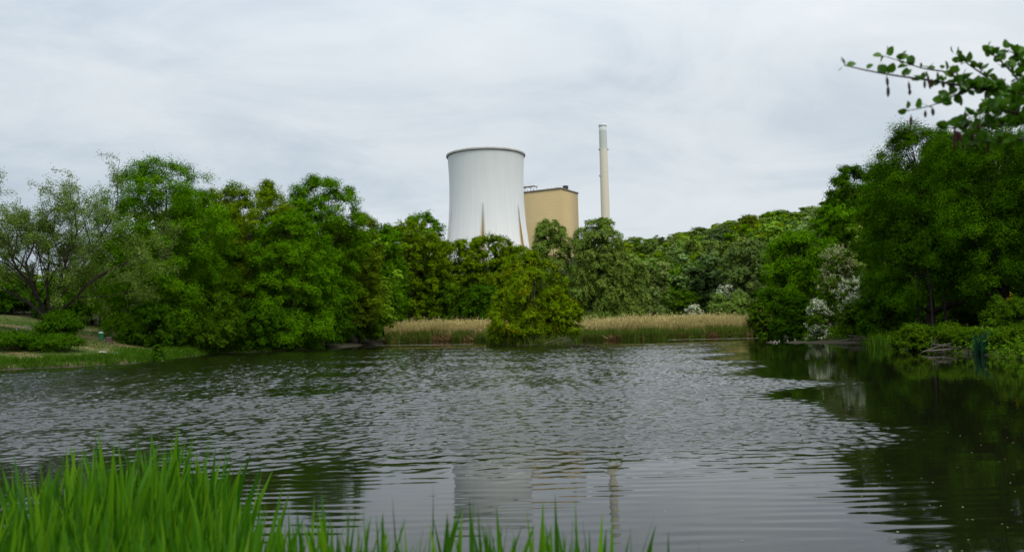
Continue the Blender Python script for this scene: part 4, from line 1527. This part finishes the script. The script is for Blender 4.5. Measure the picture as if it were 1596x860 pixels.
rng = np.random.default_rng(2024)
B_, L_ = [], []
while len(B_) < 3000:
    d = rng.uniform(2.6, 7.4)
    px = rng.uniform(-160, 372)
    x = (px - CX) / F * d
    # outer edge of the stand
    edge = np.interp(px, [-160, 0, 60, 120, 190, 250, 320, 350, 372], [5.6, 6.0, 6.3, 6.4, 7.1, 7.2, 7.1, 6.3, 5.2])
    if d > edge:
        continue
    z = max(float(gz(x, d)), -.35)
    B_.append((x, d, z))
    topz = 1.36 + .10 * math.sin(x * 4.1) + .06 * math.sin(d * 5 + x * 2)
    L_.append((topz - z) * rng.uniform(.70, 1.06))
B_, L_ = np.array(B_), np.array(L_)
A = blades(rng, B_, L_, rng.uniform(0, .16, len(B_)), rng.uniform(.034, .088, len(B_)))
tag(link("reed_stand", np_mesh("reed_stand", A[0], A[1], True, A[2]), M['blade']), "dense stand of tall bright green reed blades on the near left shore", "reeds", None, "stuff")
# single plants along the near edge: (px, tip row of the tallest blade, distance, blades)
for px, tip, d, n_ in ((384, 802, 4.6, 9), (408, 796, 4.5, 7), (436, 806, 4.2, 8), (470, 786, 4.4, 9), (500, 796, 4.2, 8), (522, 776, 4.4, 8), (549, 782, 4.3, 7), (582, 800, 4.1, 6), (603, 812, 4.0, 5),
                      (631, 786, 4.3, 4), (668, 770, 4.4, 5), (684, 812, 4.0, 5), (722, 780, 4.3, 6), (741, 792, 4.1, 6), (762, 806, 4.0, 6), (795, 800, 4.1, 6), (830, 790, 4.2, 6), (868, 786, 4.2, 6),
                      (396, 822, 4.0, 8), (422, 828, 3.9, 8), (452, 822, 4.0, 8), (486, 818, 4.0, 8), (510, 826, 3.9, 8), (536, 812, 4.1, 8), (563, 822, 3.9, 8), (592, 830, 3.9, 7), (645, 826, 3.9, 6), (706, 832, 3.8, 6), (752, 830, 3.8, 6), (778, 836, 3.8, 6), (812, 826, 3.9, 6), (850, 824, 3.9, 6), (884, 828, 3.8, 6),
                      (899, 794, 4.2, 6), (938, 818, 4.0, 4), (972, 836, 3.9, 3), (1030, 846, 3.9, 3), (1080, 850, 3.9, 3)):
    n = int(n_ * 1.6)
    tp = at(px, tip, d)
    z = max(float(gz(tp[0], d)), -.3)
    base = np.column_stack([rng.normal(scale=.075, size=n), rng.normal(scale=.06, size=n), np.zeros(n)])
    base[0] = 0
    ln = (tp[2] - z + .05) * np.concatenate([[1.0], rng.uniform(.84, 1.0, n - 1)])
    A = blades(rng, base, ln, np.concatenate([[.02], rng.uniform(.02, .15, n - 1)]), rng.uniform(.040, .088, n))
    o = link("reed_plant", np_mesh("reed_plant", A[0], A[1], True, A[2]), M['blade'], None, (float(tp[0]), d, z))
    tag(o, "tuft of upright green sword shaped blades along the near water's edge", "reed", "reed tufts along the near edge")

# ------------------------------------------------------------------ alder overhanging from the right
rng = np.random.default_rng(31)
foot = np.array([6.3, 4.9])
fz = float(gz(foot[0], foot[1]))
alder = empty("alder_tree", (foot[0], foot[1], fz), "overhanging alder branch with dark hanging catkins at the upper right", "tree")
O3 = np.array([foot[0], foot[1], fz])


def loc_at(px, py, d):
    return at(px, py, d) - O3


mb = MB()
trunk_pts = np.array([(0, 0, -.3), (.02, .0, .2), (.0, .05, 1.2), (-.08, .1, 2.4), (-.02, .12, 3.6), (.1, .1, 5.0), (.2, .1, 6.4), (.25, .1, 7.6)])
mb.tube(trunk_pts, [.19, .15, .13, .12, .10, .08, .05, .02], 10)


def smooth_poly(pts, n=20):
    pts = np.asarray(pts, float)
    s = np.concatenate([[0], np.cumsum(np.linalg.norm(np.diff(pts, axis=0), axis=1))])
    u = np.linspace(0, s[-1], n)
    c = np.stack([np.interp(u, s, pts[:, e]) for e in range(3)], 1)
    for _ in range(2):
        c[1:-1] = .25 * c[:-2] + .5 * c[1:-1] + .25 * c[2:]
    return c


twigs = []


def twig(pts, r0, r1, n=20):
    c = smooth_poly(pts, n)
    mb.tube(c, np.linspace(r0, r1, len(c)), 6)
    twigs.append(c)
    return c


j0 = trunk_pts[4]
twig([j0, loc_at(1720, 175, 5.0), loc_at(1620, 145, 4.8), loc_at(1560, 143, 4.7), loc_at(1518, 138, 4.6), loc_at(1470, 128, 4.5), loc_at(1430, 123, 4.45), loc_at(1385, 117, 4.4), loc_at(1352, 112, 4.4), loc_at(1316, 102, 4.4)], .030, .003, 40)
twig([loc_at(1518, 138, 4.6), loc_at(1495, 123, 4.7), loc_at(1478, 112, 4.7), loc_at(1440, 108, 4.7), loc_at(1405, 96, 4.7), loc_at(1378, 88, 4.7)], .006, .002)
twig([loc_at(1560, 143, 4.7), loc_at(1535, 118, 4.8), loc_at(1508, 100, 4.85), loc_at(1490, 84, 4.9)], .008, .002)
twig([loc_at(1600, 144, 4.75), loc_at(1580, 116, 4.8), loc_at(1560, 96, 4.8), loc_at(1540, 80, 4.8)], .008, .002)
twig([loc_at(1620, 145, 4.8), loc_at(1600, 115, 4.9), loc_at(1588, 90, 4.9), loc_at(1572, 78, 4.9)], .008, .002)
twig([loc_at(1560, 143, 4.7), loc_at(1520, 135, 4.6), loc_at(1488, 148, 4.55), loc_at(1462, 162, 4.5), loc_at(1437, 169, 4.5), loc_at(1414, 173, 4.5)], .007, .002)
twig([j0 + np.array([0, 0, -.35]), loc_at(1700, 205, 4.9), loc_at(1620, 190, 4.75), loc_at(1560, 194, 4.6), loc_at(1522, 200, 4.55), loc_at(1480, 200, 4.5)], .020, .002, 30)
twig([loc_at(1700, 235, 4.9), loc_at(1640, 222, 4.75), loc_at(1590, 216, 4.65), loc_at(1545, 224, 4.6), loc_at(1500, 216, 4.55)], .010, .002, 24)
twig([loc_at(1620, 190, 4.75), loc_at(1590, 176, 4.7), loc_at(1560, 172, 4.65), loc_at(1535, 168, 4.6)], .006, .002)
twig([loc_at(1560, 143, 4.7), loc_at(1556, 160, 4.6), loc_at(1535, 176, 4.5), loc_at(1508, 186, 4.5)], .006, .002)
twig([loc_at(1590, 144, 4.7), loc_at(1575, 165, 4.7), loc_at(1570, 178, 4.7)], .006, .002)
# limbs of the rest of the tree, up and to the right of the view
out_tw = []
for q in range(26):
    h = rng.uniform(2.6, 7.2)
    b0 = np.array([np.interp(h, trunk_pts[:, 2], trunk_pts[:, e]) for e in range(3)])
    a = rng.uniform(-1.35, 1.9)
    dv = np.array([math.cos(a), math.sin(a) * (1 if a < 0 else .55), rng.uniform(.1, .6)])
    e = b0 + dv * rng.uniform(.9, 2.0) * (1.25 - h / 9)
    c = smooth_poly([b0, (b0 + e) / 2 + np.array([0, 0, .12]), e], 10)
    mb.tube(c, np.linspace(.03, .005, 10), 5)
    out_tw.append(c)
mb.build("trunk", M['bark_dark'], alder, True)


def alder_leaf(P, T, N, L):
    """rounded folded leaves, eight corners each as three quads a half"""
    B = unit(np.cross(N, T))
    T = unit(np.cross(B, N))
    L = L[:, None]
    prof_ = ((0, .0), (.22, .36), (.55, .43), (.85, .25), (1.0, .03))
    rows = []
    for u, w in prof_:
        c = P + T * L * u - N * L * (.10 * u * u)
        rows.append(np.stack([c - B * L * w + N * L * w * .25, c, c + B * L * w + N * L * w * .25], 1))
    V = np.stack(rows, 1)
    n = len(P)
    b0 = np.arange(n) * 15
    Fq = []
    for q in range(4):
        for e in (0, 1):
            Fq.append(np.stack([b0 + 3 * q + e, b0 + 3 * q + e + 1, b0 + 3 * q + 4 + e, b0 + 3 * q + 3 + e], 1))
    return V.reshape(-1, 3), np.stack(Fq, 1).reshape(-1, 4)


P, Tn, Ln = [], [], []


def put_leaf(p, updir, size):
    P.append(p)
    Tn.append(updir)
    Ln.append(size)


for c in twigs:
    n = len(c)
    q = n - 1
    seglen = np.linalg.norm(c[1] - c[0])
    for e in range(n):
        w = c[e]
        px_ok = (w + O3)
        u = (px_ok[0] / px_ok[1]) * F + CX
        dens = np.interp(u, [1310, 1340, 1400, 1480, 1530, 1600, 1750], [2.2, 1.5, 2.0, 2.8, 6.5, 8.5, 3.5]) * seglen / .06
        for _ in range(rng.poisson(dens)):
            dv = unit(np.array([rng.normal(scale=.7), rng.normal(scale=.7), rng.normal(scale=.45) + .55]))
            put_leaf(w + dv * .012, dv, rng.uniform(.030, .066))
    put_leaf(c[-1], unit(c[-1] - c[-2]), .05)
for c in out_tw:
    for e in range(2, 10):
        for _ in range(rng.poisson(3.0)):
            dv = unit(rng.normal(size=3) + np.array([0, 0, .3]))
            put_leaf(c[e] + rng.normal(scale=.1, size=3), dv, rng.uniform(.04, .065))
P, Tn, Ln = np.array(P), np.array(Tn), np.array(Ln)
N = unit(rng.normal(size=P.shape) + np.array([0, -.4, .5]))
V, Fq = alder_leaf(P, Tn, N, Ln)
link("leaves", np_mesh("leaves", V, Fq, True, np.repeat(rng.random(len(P)), 8)), M['alderleaf'], alder)
# hanging catkins / old cones
for px, py, ln, d in ((1382, 118, 19, 4.41), (1384, 132, 20, 4.41), (1416, 126, 17, 4.44), (1418, 138, 11, 4.44), (1441, 124, 15, 4.47), (1445, 112, 24, 4.47), (1449, 126, 14, 4.47), (1452, 122, 15, 4.48),
                      (1461, 110, 20, 4.5), (1470, 124, 14, 4.5), (1484, 108, 14, 4.55), (1420, 178, 20, 4.5), (1442, 171, 13, 4.5), (1453, 167, 14, 4.5), (1455, 169, 12, 4.52), (1527, 96, 14, 4.8),
                      (1554, 132, 30, 4.7), (1560, 146, 20, 4.7), (1504, 172, 16, 4.5), (1488, 196, 30, 4.5), (1494, 202, 22, 4.5), (1516, 204, 16, 4.55), (1570, 130, 16, 4.8), (1590, 112, 16, 4.9), (1524, 190, 14, 4.5), (1486, 206, 30, 4.5), (1492, 200, 24, 4.52), (1500, 214, 20, 4.55), (1540, 222, 18, 4.6), (1550, 118, 22, 4.75), (1536, 140, 18, 4.65), (1498, 150, 16, 4.6), (1578, 168, 20, 4.7), (1557, 128, 26, 4.72)):
    p0 = loc_at(px, py, d)
    l_ = ln / F * d
    mb = MB()
    u = np.linspace(0, 1, 9)
    sway = rng.normal(scale=.06, size=2)
    c = np.stack([p0[0] + sway[0] * l_ * u, p0[1] + sway[1] * l_ * u, p0[2] - l_ * u], 1)
    mb.tube(c, np.array([.0012, .002, .0055, .0085, .0080, .0088, .0075, .005, .0015]) * rng.uniform(.8, 1.1), 7)
    mb.build("catkin", M['cone'], alder, True)
